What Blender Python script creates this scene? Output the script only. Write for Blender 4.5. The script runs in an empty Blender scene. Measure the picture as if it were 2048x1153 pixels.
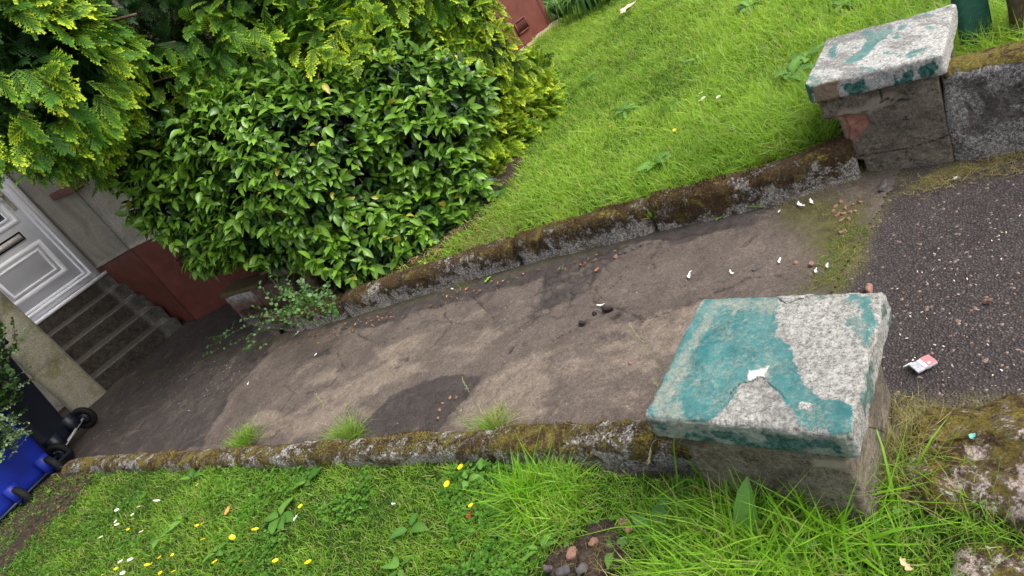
import bpy, math, random
import numpy as np
rad = math.radians
S = bpy.context.scene
COL = S.collection
random.seed(5)
RNG = np.random.default_rng(5)

# ------------------------------------------------------------------ camera
CF, CP, CR, H = 1349.77, .47217, .54405, 1.58
cp, sp, cr, sr = math.cos(CP), math.sin(CP), math.cos(CR), math.sin(CR)
A_ = np.array([1., 0, 0]); B_ = np.array([0, sp, cp]); FW = np.array([0, cp, -sp])
CX = cr * A_ - sr * B_; CY = sr * A_ + cr * B_
cam_d = bpy.data.cameras.new('camera'); cam = bpy.data.objects.new('camera', cam_d); COL.objects.link(cam)
from mathutils import Matrix, Vector
m = Matrix.Identity(4)
for i in range(3):
    m[i][0] = CX[i]; m[i][1] = CY[i]; m[i][2] = -FW[i]
m[2][3] = H
cam.matrix_world = m
cam_d.sensor_width = 36; cam_d.lens = 36 * CF / 2048; cam_d.clip_start = .05; cam_d.clip_end = 500
S.camera = cam
# ------------------------------------------------------------------ light
SUN_EL, SUN_AZ = 56, (.86, -.50)           # soft high daylight from the right, behind the viewer
w = bpy.data.worlds.new('World'); S.world = w; w.use_nodes = True
nt = w.node_tree; bg = nt.nodes['Background']
sky = nt.nodes.new('ShaderNodeTexSky'); sky.sky_type = 'NISHITA'; sky.sun_disc = False
sky.sun_elevation = rad(SUN_EL); sky.sun_rotation = math.atan2(SUN_AZ[0], SUN_AZ[1])
sky.air_density = 1.0; sky.dust_density = 5.0; sky.ozone_density = 1.0
hs = nt.nodes.new('ShaderNodeHueSaturation'); hs.inputs['Saturation'].default_value = .45; nt.links.new(sky.outputs[0], hs.inputs['Color']); nt.links.new(hs.outputs[0], bg.inputs[0]); bg.inputs[1].default_value = .15
sl = bpy.data.lights.new('sun', 'SUN'); sl.energy = 1.15; sl.angle = rad(35); sl.color = (1, .96, .88)
so = bpy.data.objects.new('sun', sl); COL.objects.link(so)
e = rad(SUN_EL); dv = Vector((SUN_AZ[0] * math.cos(e), SUN_AZ[1] * math.cos(e), math.sin(e))).normalized()
so.rotation_euler = dv.to_track_quat('Z', 'Y').to_euler(); so.location = (4, -4, 8)
S.view_settings.view_transform = 'Standard'; S.view_settings.look = 'None'
S.view_settings.exposure = .95; S.view_settings.gamma = 1

# ------------------------------------------------------------------ frames of reference (metres, camera stands at x=y=0)
K = np.array([-.8002, .5997]); N = np.array([.5997, .8002]); G0 = np.array([.93, 1.86])      # along / across the path
_h = rad(35.45); HX = np.array([math.cos(_h), math.sin(_h)]); HY = np.array([-HX[1], HX[0]])  # the house
_q = rad(41.29); PX = np.array([math.cos(_q), math.sin(_q)]); PY = np.array([-PX[1], PX[0]])  # gate pillars
def gz(x, y):
    s = (np.asarray(x) - G0[0]) * K[0] + (np.asarray(y) - G0[1]) * K[1]
    return -.046 * np.maximum(0, s)
def SN(s, n): return K[0] * s + N[0] * n, K[1] * s + N[1] * n
def ray(px, py):
    dx, dy = px - 1024, py - 576.5
    a = dx * cr - dy * sr; b = -dx * sr - dy * cr
    return np.array([a, CF * cp + b * sp, b * cp - CF * sp])
def U(px, py, dz=0.):                      # where the ground (plus dz) is seen in the photo
    d = ray(px, py); z = 0.
    for i in range(25):
        t = (z + dz - H) / d[2]; P = d * t; z = float(gz(P[0], P[1]))
    return np.array([P[0], P[1], z + dz])
def UZ(px, py, z):
    d = ray(px, py); P = d * ((z - H) / d[2]); return np.array([P[0], P[1], z])
def UH(px, py, x=None, y=None):            # on a house plane
    d = ray(px, py); ax = HX if x is not None else HY
    t = (x if x is not None else y) / (d[0] * ax[0] + d[1] * ax[1])
    P = d * t; return np.array([P[0] * HX[0] + P[1] * HX[1], P[0] * HY[0] + P[1] * HY[1], P[2] + H])
def proj(P):
    P = np.asarray(P, float); q = P - np.array([0, 0, H])
    a = q @ CX; b = q @ CY; c = q @ FW
    c = np.where(c > .05, c, .05)
    return 1024 + CF * a / c, 576.5 - CF * b / c, q @ FW

# ------------------------------------------------------------------ numpy noise
def _hash(ix, iy, iz):
    h = (ix * 374761393 + iy * 668265263 + iz * 2147483647 + 1013904223) & 0xffffffff
    h = ((h ^ (h >> 13)) * 1274126177) & 0xffffffff
    h = ((h ^ (h >> 15)) * 2246822519) & 0xffffffff
    return ((h ^ (h >> 16)) & 0xffff) / 65535.
def vnoise(P):
    P = np.asarray(P, float); i = np.floor(P).astype(np.int64); f = P - i; f = f * f * (3 - 2 * f)
    r = 0
    for dx in (0, 1):
        for dy in (0, 1):
            for dz in (0, 1):
                wt = (f[:, 0] if dx else 1 - f[:, 0]) * (f[:, 1] if dy else 1 - f[:, 1]) * (f[:, 2] if dz else 1 - f[:, 2])
                r = r + wt * _hash(i[:, 0] + dx, i[:, 1] + dy, i[:, 2] + dz)
    return r
def fbm(P, sc, oc=4, seed=0.):
    P = np.asarray(P, float)
    if P.shape[1] == 2: P = np.concatenate([P, np.zeros((len(P), 1))], 1)
    r = 0; a = .5; t = 0
    for o in range(oc):
        r = r + a * vnoise(P * sc + seed * 7.3 + o * 11.7); t += a; a *= .5; sc *= 2.03
    return r / t * 2 - 1
def inpoly(x, y, poly):
    poly = np.asarray(poly, float); r = np.zeros(len(x), bool); n = len(poly); j = n - 1
    for i in range(n):
        xi, yi = poly[i]; xj, yj = poly[j]
        c = ((yi > y) != (yj > y)) & (x < (xj - xi) * (y - yi) / ((yj - yi) or 1e-9) + xi)
        r ^= c; j = i
    return r
def sdist(x, y, poly):                     # signed distance, positive inside
    poly = np.asarray(poly, float); d = np.full(len(x), 1e9); n = len(poly)
    for i in range(n):
        a = poly[i]; b = poly[(i + 1) % n]; ab = b - a
        t = np.clip(((x - a[0]) * ab[0] + (y - a[1]) * ab[1]) / (ab @ ab + 1e-12), 0, 1)
        d = np.minimum(d, np.hypot(x - a[0] - t * ab[0], y - a[1] - t * ab[1]))
    return np.where(inpoly(x, y, poly), d, -d)
def ldist(x, y, line):
    line = np.asarray(line, float); d = np.full(len(x), 1e9)
    for i in range(len(line) - 1):
        a = line[i]; b = line[i + 1]; ab = b - a
        t = np.clip(((x - a[0]) * ab[0] + (y - a[1]) * ab[1]) / (ab @ ab + 1e-12), 0, 1)
        d = np.minimum(d, np.hypot(x - a[0] - t * ab[0], y - a[1] - t * ab[1]))
    return d
def sm(x, a, b):
    t = np.clip((x - a) / (b - a), 0, 1); return t * t * (3 - 2 * t)

# ------------------------------------------------------------------ objects
def empty(name, loc=(0, 0, 0), label=None, cat=None, group=None):
    o = bpy.data.objects.new(name, None); COL.objects.link(o); o.location = loc; o.empty_display_size = .1
    tag(o, label, cat, group); return o
def tag(o, label=None, cat=None, group=None, kind=None):
    if label: o['label'] = label
    if cat: o['category'] = cat
    if group: o['group'] = group
    if kind: o['kind'] = kind
    return o
def mesh_np(name, V, F, cols=None, smooth=False, attrs=None):
    """F: list of int arrays (m,k)"""
    me = bpy.data.meshes.new(name)
    V = np.asarray(V, np.float32); me.vertices.add(len(V)); me.vertices.foreach_set('co', V.ravel())
    F = [np.asarray(f, np.int32) for f in F if len(f)]
    tot = sum(f.size for f in F); me.loops.add(tot)
    me.loops.foreach_set('vertex_index', np.concatenate([f.ravel() for f in F]))
    cnt = np.concatenate([np.full(len(f), f.shape[1], np.int32) for f in F])
    st = np.concatenate([[0], np.cumsum(cnt)[:-1]]).astype(np.int32)
    me.polygons.add(len(cnt)); me.polygons.foreach_set('loop_start', st); me.polygons.foreach_set('loop_total', cnt)
    if smooth: me.polygons.foreach_set('use_smooth', np.ones(len(cnt), bool))
    me.update(calc_edges=True)
    if cols is not None:
        a = me.color_attributes.new('Col', 'FLOAT_COLOR', 'POINT')
        c = np.ones((len(V), 4), np.float32); c[:, :cols.shape[1]] = cols; a.data.foreach_set('color', c.ravel())
    for k, v in (attrs or {}).items():
        a = me.attributes.new(k, 'FLOAT', 'POINT'); a.data.foreach_set('value', np.asarray(v, np.float32))
    me.validate()
    return me
def link(name, me, mat, parent=None, loc=None):
    o = bpy.data.objects.new(name, me); COL.objects.link(o)
    if mat: me.materials.clear(); me.materials.append(mat)
    if parent: o.parent = parent
    if loc is not None: o.location = loc
    return o
def ob(name, V, F, mat, parent=None, cols=None, smooth=False, attrs=None, loc=None):
    if isinstance(F, np.ndarray): F = [F]
    return link(name, mesh_np(name, V, F, cols, smooth, attrs), mat, parent, loc)
class MB:
    def __init__(s): s.V = []; s.F4 = []; s.F3 = []; s.C = []; s.n = 0
    def add(s, V, F, col=None):
        V = np.asarray(V, float)
        for f in (F if isinstance(F, list) else [F]):
            f = np.asarray(f)
            if len(f) == 0: continue
            (s.F4 if f.shape[1] == 4 else s.F3).append(f + s.n)
        s.V.append(V); s.C.append(np.broadcast_to(np.asarray(col if col is not None else (1, 1, 1), float), (len(V), 3))); s.n += len(V)
        return s
    def box(s, c, d, ax=None, ay=None, col=None):   # c centre, d full size, ax/ay 3d axes
        ax = np.array([1., 0, 0]) if ax is None else np.asarray(ax, float); ay = np.array([0, 1., 0]) if ay is None else np.asarray(ay, float)
        az = np.cross(ax, ay)
        V = [np.asarray(c, float) + ax * d[0] * i / 2 + ay * d[1] * j / 2 + az * d[2] * k / 2 for k in (-1, 1) for j in (-1, 1) for i in (-1, 1)]
        return s.add(V, np.array([[0, 2, 3, 1], [4, 5, 7, 6], [0, 1, 5, 4], [2, 6, 7, 3], [0, 4, 6, 2], [1, 3, 7, 5]]), col)
    def tube(s, P, R, n=8, col=None, cap=True):
        P = np.asarray(P, float); R = np.broadcast_to(np.asarray(R, float), (len(P),))
        T = np.gradient(P, axis=0); T /= np.linalg.norm(T, axis=1)[:, None] + 1e-9
        up = np.array([.3, .2, 1.]); V = []
        a = np.cross(T[0], up); a /= np.linalg.norm(a)
        for i in range(len(P)):
            a = a - T[i] * (a @ T[i]); a /= np.linalg.norm(a) + 1e-9; b = np.cross(T[i], a)
            th = np.arange(n) * 2 * np.pi / n
            V.append(P[i] + R[i] * (np.cos(th)[:, None] * a + np.sin(th)[:, None] * b))
        V = np.concatenate(V); k = np.arange(n); F = []
        for i in range(len(P) - 1):
            F.append(np.stack([i * n + k, i * n + (k + 1) % n, (i + 1) * n + (k + 1) % n, (i + 1) * n + k], 1))
        F3 = []
        if cap:
            V = np.concatenate([V, P[[0]], P[[-1]]]); m_ = len(P) * n; l = (len(P) - 1) * n
            F3 = [np.stack([(k + 1) % n, k, np.full(n, m_)], 1), np.stack([l + k, l + (k + 1) % n, np.full(n, m_ + 1)], 1)]
        return s.add(V, [np.concatenate(F)] + ([np.concatenate(F3)] if cap else []), col)
    def build(s, name, mat, parent=None, smooth=False, loc=None):
        F = []
        if s.F4: F.append(np.concatenate(s.F4))
        if s.F3: F.append(np.concatenate(s.F3))
        return ob(name, np.concatenate(s.V), F, mat, parent, np.concatenate(s.C), smooth, loc=loc)
def grid_faces(nu, nv):
    i, j = np.meshgrid(np.arange(nu - 1), np.arange(nv - 1), indexing='ij'); a = (i * nv + j).ravel()
    return np.stack([a, a + nv, a + nv + 1, a + 1], 1)
def rbox(d, r, res):
    """dense rounded box, base at z=0, centred in x,y -> verts, quads, normals"""
    d = np.asarray(d, float); Vs = []; Fs = []; n = 0
    for ax in range(3):
        u, v = [(1, 2), (2, 0), (0, 1)][ax]
        nu = max(3, int(d[u] / res) + 1); nv = max(3, int(d[v] / res) + 1)
        for sgn in (-1, 1):
            gu, gv = np.meshgrid(np.linspace(-d[u] / 2, d[u] / 2, nu), np.linspace(-d[v] / 2, d[v] / 2, nv), indexing='ij')
            P = np.zeros((nu * nv, 3)); P[:, ax] = sgn * d[ax] / 2; P[:, u] = gu.ravel(); P[:, v] = gv.ravel()
            F = grid_faces(nu, nv)
            if sgn < 0: F = F[:, ::-1]
            Vs.append(P); Fs.append(F + n); n += len(P)
    V = np.concatenate(Vs); F = np.concatenate(Fs)
    key = np.round(V * 1e5).astype(np.int64); _, idx, inv = np.unique(key, axis=0, return_index=True, return_inverse=True)
    V = V[idx]; F = inv.ravel()[F]
    C = np.clip(V, -(d / 2 - r), d / 2 - r); D = V - C; L = np.linalg.norm(D, axis=1)[:, None] + 1e-9
    Nn = D / L; V = C + Nn * r
    V[:, 2] += d[2] / 2
    return V, F, Nn
def place(V, o, ax, ay):
    """local xy -> world with 2d axes"""
    V = np.asarray(V, float); W = np.zeros_like(V)
    W[:, 0] = o[0] + V[:, 0] * ax[0] + V[:, 1] * ay[0]; W[:, 1] = o[1] + V[:, 0] * ax[1] + V[:, 1] * ay[1]; W[:, 2] = V[:, 2] + (o[2] if len(o) > 2 else 0)
    return W
def instance(Tv, Tf, X, Y, Z, T, sc, Tc=None, Cm=None):
    """template verts (k,3) placed n times with axes X,Y,Z (n,3), origin T, scale sc (n,) ; colours Tc (k,3)*Cm (n,3)"""
    n, k = len(T), len(Tv)
    V = (Tv[None, :, 0, None] * X[:, None] + Tv[None, :, 1, None] * Y[:, None] + Tv[None, :, 2, None] * Z[:, None]) * np.asarray(sc).reshape(-1, 1, 1) + T[:, None]
    F = [(np.asarray(f)[None] + (np.arange(n) * k)[:, None, None]).reshape(-1, np.asarray(f).shape[1]) for f in Tf]
    C = None
    if Cm is not None:
        tc = np.ones((k, 3)) if Tc is None else Tc
        C = (tc[None] * Cm[:, None]).reshape(-1, 3)
    return V.reshape(-1, 3), F, C
def frames(D, roll=None, up=None):
    """orthonormal frames with Y along D, Z roughly up"""
    D = D / (np.linalg.norm(D, axis=1)[:, None] + 1e-9)
    u = np.tile(np.array([0, 0, 1.]), (len(D), 1)) if up is None else up
    X = np.cross(D, u); X /= np.linalg.norm(X, axis=1)[:, None] + 1e-9; Z = np.cross(X, D)
    if roll is not None:
        c, s_ = np.cos(roll)[:, None], np.sin(roll)[:, None]; X, Z = X * c + Z * s_, Z * c - X * s_
    return X, D, Z
def merge(parts):
    Vs = []; F4 = []; F3 = []; Cs = []; n = 0
    for V, F, C in parts:
        for f in F:
            if len(f): (F4 if f.shape[1] == 4 else F3).append(f + n)
        Vs.append(V); Cs.append(C); n += len(V)
    F = []
    if F4: F.append(np.concatenate(F4))
    if F3: F.append(np.concatenate(F3))
    return np.concatenate(Vs), F, np.concatenate(Cs)

# ------------------------------------------------------------------ materials
class NT:
    def __init__(s, name, rough=.8, spec=.5):
        s.m = bpy.data.materials.new(name); s.m.use_nodes = True; s.t = s.m.node_tree; s.b = s.t.nodes['Principled BSDF']
        s.b.inputs['Roughness'].default_value = rough; s.b.inputs['Specular IOR Level'].default_value = spec
        s.tc = None; s.bumps = None
    def nd(s, ty, **kw):
        n = s.t.nodes.new(ty)
        for k, v in kw.items():
            if k in n.inputs: n.inputs[k].default_value = v
            else: setattr(n, k, v)
        return n
    def lk(s, a, b): s.t.links.new(a, b)
    def co(s):
        if not s.tc: s.tc = s.nd('ShaderNodeNewGeometry').outputs['Position']
        return s.tc
    def noise(s, scale, detail=6, rough=.6, dist=0., lo=None, hi=None):
        n = s.nd('ShaderNodeTexNoise', Scale=scale, Detail=detail, Roughness=rough, Distortion=dist); s.lk(s.co(), n.inputs['Vector'])
        return n.outputs['Fac'] if lo is None else s.rng(n.outputs['Fac'], lo, hi)
    def voro(s, scale, feature='F1', out='Distance', rnd=1.):
        n = s.nd('ShaderNodeTexVoronoi', Scale=scale, Randomness=rnd); n.feature = feature; s.lk(s.co(), n.inputs['Vector']); return n.outputs[out]
    def rng(s, v, lo, hi, a=0., b=1.):
        n = s.nd('ShaderNodeMapRange'); n.clamp = True
        s.lk(v, n.inputs[0]); n.inputs[1].default_value = lo; n.inputs[2].default_value = hi; n.inputs[3].default_value = a; n.inputs[4].default_value = b
        return n.outputs[0]
    def math(s, op, a, b=None):
        n = s.nd('ShaderNodeMath', operation=op)
        for i, v in enumerate((a, b)):
            if v is None: continue
            if isinstance(v, (int, float)): n.inputs[i].default_value = v
            else: s.lk(v, n.inputs[i])
        return n.outputs[0]
    def attr(s, name, col=False):
        n = s.nd('ShaderNodeAttribute', attribute_name=name); return n.outputs['Color' if col else 'Fac']
    def mix(s, f, a, b, mode='MIX'):
        n = s.nd('ShaderNodeMix', data_type='RGBA', blend_type=mode)
        for i, v in ((0, f), (6, a), (7, b)):
            if isinstance(v, (int, float)): n.inputs[i].default_value = v
            elif isinstance(v, tuple): n.inputs[i].default_value = (*v, 1)
            else: s.lk(v, n.inputs[i])
        return n.outputs[2]
    def hsv(s, c, val):
        return s.mix(1., c, s.grey(val), 'MULTIPLY')
    def grey(s, v):
        n = s.nd('ShaderNodeCombineColor')
        for i in range(3): s.lk(v, n.inputs[i])
        return n.outputs[0]
    def bump(s, h, strength=.4, dist=.01):
        n = s.nd('ShaderNodeBump', Strength=strength, Distance=dist); s.lk(h, n.inputs['Height'])
        if s.bumps: s.lk(s.bumps, n.inputs['Normal'])
        s.bumps = n.outputs[0]; s.lk(s.bumps, s.b.inputs['Normal'])
    def base(s, c):
        if isinstance(c, tuple): s.b.inputs['Base Color'].default_value = (*c, 1)
        else: s.lk(c, s.b.inputs['Base Color'])
        return s
    def rough(s, v): s.lk(v, s.b.inputs['Roughness'])
    def leaf(s, c, amount=.35):
        tr = s.nd('ShaderNodeBsdfTranslucent'); s.lk(c, tr.inputs[0]); mx = s.nd('ShaderNodeMixShader'); mx.inputs[0].default_value = amount
        out = s.t.nodes['Material Output']; s.lk(s.b.outputs[0], mx.inputs[1]); s.lk(tr.outputs[0], mx.inputs[2]); s.lk(mx.outputs[0], out.inputs[0])
def simple(name, c, rough=.7, spec=.5, var=.25, scale=30, bump=.2, bd=.003):
    n = NT(name, rough, spec); v = n.noise(scale, 6, .6, 0, .3, .7); n.base(n.mix(v, tuple(x * (1 - var) for x in c), tuple(min(1, x * (1 + var)) for x in c)))
    if bump: n.bump(n.noise(scale * 4, 4), bump, bd)
    return n.m
def col_mat(name, rough=.7, spec=.4, translucent=0, boost=1.6):
    n = NT(name, rough, spec); c = n.attr('Col', True); n.base(c)
    if translucent: n.leaf(n.mix(1., c, (boost, boost, boost * .6), 'MULTIPLY'), translucent)
    return n.m

M = {}
M['grass'] = col_mat('grass', .5, .3, .42, 1.7)
M['camellia'] = col_mat('glossy_leaf', .3, .4, .2, 1.5)
M['conifer'] = col_mat('conifer_spray', .6, .25, .3, 1.4)
M['weed'] = col_mat('weed_leaf', .5, .35, .3, 1.5)
M['dull'] = col_mat('dull_coloured', .85, .2)
M['bark'] = simple('bark', (.12, .085, .055), .9, .2, .4, 40, .6, .01)
M['twig'] = simple('twig', (.16, .11, .07), .9, .2, .3, 60, .3)

# path: worn dirty tarmac; masks for dry, wet, cracks are surface marks in the mesh
n = NT('worn_path', .85, .3)
big = n.noise(3.5, 6, .65, .6, .3, .7); mid = n.noise(22, 6, .7, .2, .28, .72); fine = n.noise(330, 3, .7, 0, .2, .8)
c = n.mix(big, (.080, .064, .055), (.140, .112, .093))
def brk(at_, amp=.9, lo=.38, hi=.62, sc=26): return n.rng(n.math('ADD', n.attr(at_), n.math('MULTIPLY', n.math('SUBTRACT', n.noise(sc, 8, .8, .3), .5), amp)), lo, hi)
c = n.mix(n.math('MULTIPLY', brk('dry', 1.1, .28, .74), .72), c, n.mix(mid, (.165, .131, .103), (.265, .213, .168)))
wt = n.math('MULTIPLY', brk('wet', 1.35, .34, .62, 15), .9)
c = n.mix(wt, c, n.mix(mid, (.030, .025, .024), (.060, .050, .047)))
c = n.mix(n.math('MULTIPLY', n.attr('crack'), .8), c, (.022, .017, .014))
c = n.hsv(c, n.rng(fine, .35, .65, .7, 1.3)); c = n.hsv(c, n.rng(n.noise(75, 8, .92), .38, .62, .55, 1.5)); c = n.hsv(c, n.rng(n.noise(11, 8, .9, .4), .36, .64, .72, 1.25))
grit = n.voro(120); g1 = n.rng(grit, .05, .16, 1, 0); c = n.mix(n.math('MULTIPLY', g1, n.noise(30, 3, .6, 0, .50, .58)), c, (.30, .25, .205))
g2 = n.rng(n.noise(70, 4, .8), .66, .70); c = n.mix(g2, c, (.030, .024, .020))
c = n.mix(n.attr('moss'), c, n.mix(mid, (.035, .03, .012), (.12, .12, .03)))
n.base(c); n.rough(n.rng(wt, 0, 1, .88, .66))
n.bump(fine, .5, .003); n.bump(n.noise(85, 6, .85), .8, .006); n.bump(mid, .4, .008)
M['path'] = n.m
# rough tarmac with exposed stones
n = NT('coarse_tarmac', .8, .4)
v1 = n.voro(125, 'F1', 'Color'); vd = n.voro(125, 'F1'); sep = n.nd('ShaderNodeSeparateColor'); n.lk(v1, sep.inputs[0])
c = n.mix(sep.outputs[0], (.048, .038, .037), (.112, .090, .086))
c = n.hsv(c, n.rng(vd, .1, .65, 1.1, .3)); c = n.hsv(c, n.rng(n.noise(5, 5), .3, .7, .75, 1.2))
c = n.mix(n.rng(sep.outputs[1], .975, .985), c, (.22, .16, .13))
sp_ = n.voro(33); c = n.mix(n.math('MULTIPLY', n.rng(sp_, .02, .05, 1, 0), n.noise(9, 2, .5, 0, .5, .56)), c, (.55, .50, .44))
c = n.mix(n.attr('moss'), c, n.mix(n.noise(60, 5, .7, 0, .3, .7), (.05, .035, .018), (.17, .16, .045)))
n.base(c); n.bump(n.rng(vd, 0, .6, 1, 0), .9, .006); n.bump(n.noise(400, 3), .3, .001)
M['pavement'] = n.m
# soil
n = NT('soil', .95, .15); c = n.mix(n.noise(30, 9, .9, 0, .42, .62), (.018, .013, .009), (.115, .083, .062)); n.base(c); n.bump(n.noise(60, 8, .75), .9, .02); M['soil'] = n.m
n = NT('lawn_soil', .95, .1); c = n.mix(n.noise(14, 8, .75, 0, .3, .7), (.020, .030, .008), (.045, .085, .014)); n.base(c); n.bump(n.noise(80, 8, .75), .9, .02); M['lawn'] = n.m
# mossy, lichen-spotted concrete
def mossy(name, base1, base2, moss=.5, lichen=.5, green=.35):
    n = NT(name, .92, .2); a = n.attr('moss')
    c = n.mix(n.noise(9, 7, .7, .3, .3, .7), base1, base2)
    c = n.hsv(c, n.rng(n.noise(110, 8, .95), .40, .60, .30, 1.75)); c = n.hsv(c, n.rng(n.noise(38, 7, .9), .40, .62, .5, 1.35))
    l = n.math('MULTIPLY', n.rng(n.noise(95, 8, .95, .2), .505, .545), n.noise(6, 6, .75, .5, .60 - lichen * .28, .68 - lichen * .28))
    l = n.math('MAXIMUM', l, n.math('MULTIPLY', n.noise(28, 6, .8, .6, .60, .64), n.noise(4, 3, .6, 0, .50, .56)))
    c = n.mix(l, c, n.mix(n.noise(60, 4), (.36, .35, .32), (.72, .71, .67)))
    nz = n.math('ADD', n.math('MULTIPLY', n.noise(17, 5, .7, .4, .30, .70), .55), n.math('MULTIPLY', n.noise(62, 9, .95, .2, .36, .64), .45))
    mm = n.rng(n.math('ADD', n.math('MULTIPLY', a, .8), nz), 1.16 - moss * .5, 1.22 - moss * .5)
    mc = n.mix(n.noise(100, 8, .95, 0, .42, .60), (.012, .008, .005), (.145, .088, .038))
    mc = n.mix(n.math('MULTIPLY', n.noise(13, 6, .8, .5, .62 - green * .3, .70 - green * .3), n.rng(a, .15, .7)), mc, n.mix(n.noise(120, 7, .95, 0, .42, .60), (.05, .042, .010), (.36, .29, .06)))
    mc = n.mix(n.math('MULTIPLY', n.noise(75, 6, .85, 0, .60, .64), .6), mc, (.42, .38, .30))
    c = n.mix(mm, c, mc)
    n.base(c); n.bump(n.noise(170, 5, .8), .9, .006); n.bump(n.math('MULTIPLY', mm, n.noise(70, 6, .8)), .9, .016)
    return n.m
M['kerb'] = mossy('mossy_kerb', (.060, .047, .036), (.22, .178, .138), .56, .80, .30)
M['kerb_near'] = mossy('mossy_kerb_green', (.072, .058, .046), (.30, .265, .225), .36, 1.15, .55)
M['oldwall'] = mossy('old_wall_stone', (.05, .041, .038), (.20, .172, .16), .42, .66, .7)
M['rubble'] = mossy('ruined_wall_stone', (.15, .095, .075), (.42, .30, .255), .55, 1.1, .60)
# pillar render
def render_mat(name, a_, b_, dark=.3):
    n = NT(name, .9, .2)
    hm = n.nd('ShaderNodeMapping'); hm.inputs['Scale'].default_value = (1, 1, 2.4); n.lk(n.co(), hm.inputs[0]); hn = n.nd('ShaderNodeTexNoise', Scale=11, Detail=8, Roughness=.9); n.lk(hm.outputs[0], hn.inputs['Vector'])
    c = n.mix(n.noise(6, 7, .7, .5, .3, .7), a_, b_); c = n.mix(n.noise(3, 5, .7, 1.5, .5, .66), c, tuple(x * dark for x in a_))
    c = n.hsv(c, n.rng(n.noise(90, 8, .95), .40, .60, .45, 1.5)); c = n.mix(n.noise(24, 8, .9, .3, .54, .62), c, tuple(x * .3 for x in a_)); st = n.noise(30, 6, .8, .5, .60, .68); c = n.mix(n.math('MULTIPLY', st, .5), c, (.32, .31, .28))
    cr_ = n.rng(n.voro(5.2, 'DISTANCE_TO_EDGE'), .0, .008, 1, 0); c = n.mix(n.math('MULTIPLY', cr_, n.noise(2.2, 3, .5, 0, .48, .6)), c, (.012, .010, .009))
    c = n.hsv(c, n.rng(hn.outputs['Fac'], .4, .62, 1.15, .6))
    c = n.mix(n.attr('brick'), c, n.mix(n.noise(28, 5, .7, 0, .3, .7), (.22, .085, .050), (.44, .24, .17)))
    c = n.mix(n.attr('pale'), c, n.mix(n.noise(60, 4), (.22, .185, .14), (.36, .31, .24)))
    c = n.mix(n.attr('crack'), c, (.012, .010, .009))
    n.base(c); n.bump(n.noise(180, 5, .7), .6, .004); n.bump(n.noise(25, 5, .6), .4, .01); return n.m
M['shaft'] = render_mat('pillar_render', (.10, .084, .064), (.235, .198, .152), .42)
# peeling teal paint over rough white-washed concrete
def cap_mat(name, bare, teal_a, teal_b):
    n = NT(name, .75, .35)
    fine = n.noise(120, 9, .97, .1); med = n.noise(45, 6, .75, .3)
    c = n.mix(n.rng(fine, .43, .53), tuple(x * .34 for x in bare), bare); c = n.hsv(c, n.rng(n.noise(60, 9, .95), .38, .56, .5, 1.15)); c = n.mix(n.math('MULTIPLY', n.attr('grime'), .85), c, n.mix(n.rng(fine, .42, .56), (.10, .097, .09), (.33, .32, .30))); c = n.mix(n.rng(med, .52, .66, 0, .8), c, (.70, .69, .64)); c = n.mix(n.noise(14, 7, .85, .5, .56, .72), c, (.24, .225, .18))
    c = n.mix(n.rng(n.noise(100, 4, .8), .55, .66, 0, .75), c, (.10, .095, .08))
    t = n.mix(n.noise(11, 5, .6, .3, .35, .65), teal_a, teal_b)
    t = n.mix(n.math('MULTIPLY', n.math('MULTIPLY', n.rng(n.noise(85, 9, .97), .505, .535), n.noise(8, 6, .8, .2, .40, .60)), .9), t, (.42, .40, .31)); t = n.mix(n.math('MULTIPLY', n.noise(16, 7, .85, .4, .55, .68), .6), t, (.19, .24, .19)); t = n.hsv(t, n.rng(n.noise(30, 6, .8), .3, .7, .75, 1.2))
    wn = n.rng(n.math('ADD', n.attr('worn'), n.math('MULTIPLY', n.math('SUBTRACT', n.noise(36, 9, .93, .2), .5), 3.0)), .56, .72)
    t = n.mix(n.math('MULTIPLY', wn, .85), t, n.mix(n.rng(fine, .42, .58), (.17, .20, .15), (.47, .47, .40)))
    k = n.rng(n.math('ADD', n.attr('teal'), n.math('MULTIPLY', n.math('SUBTRACT', n.noise(38, 9, .85, .08), .5), 1.7)), .47, .51)
    c = n.mix(k, c, t)
    wk = n.rng(n.math('ADD', n.attr('white'), n.math('MULTIPLY', n.math('SUBTRACT', n.noise(70, 8, .88, .4), .5), 1.8)), .50, .54); c = n.mix(wk, c, (.78, .79, .76))
    c = n.mix(n.attr('dark'), c, n.mix(n.rng(n.noise(90, 5, .8), .45, .55), (.004, .085, .07), (.10, .22, .18)))
    c = n.mix(n.attr('tan'), c, n.mix(n.rng(fine, .3, .7), (.14, .10, .06), (.36, .28, .19)))
    c = n.mix(n.attr('crack'), c, (.015, .012, .01))
    n.base(c); n.rough(n.rng(k, 0, 1, .9, .55)); n.bump(fine, 1., .006); n.bump(n.math('MULTIPLY', n.math('SUBTRACT', 1., k), n.noise(60, 5, .7)), .6, .006); n.bump(k, .4, .0012)
    return n.m
M['cap_near'] = cap_mat('peeling_teal_cap', (.54, .53, .49), (.025, .175, .185), (.065, .255, .255))
M['cap_far'] = cap_mat('peeling_pale_cap', (.66, .65, .62), (.05, .19, .18), (.11, .29, .275))
M['white'] = simple('white_upvc', (.84, .84, .88), .4, .5, .05, 6, 0)
M['harl'] = None
n = NT('roughcast', .95, .15); c = n.mix(n.noise(90, 8, .95, 0, .42, .60), (.24, .215, .17), (.58, .54, .46)); c = n.hsv(c, n.rng(n.noise(2.2, 5, .6, 1.2), .3, .7, .72, 1.1)); n.base(c); n.bump(n.noise(300, 4, .8), .9, .006); M['harl'] = n.m
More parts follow.
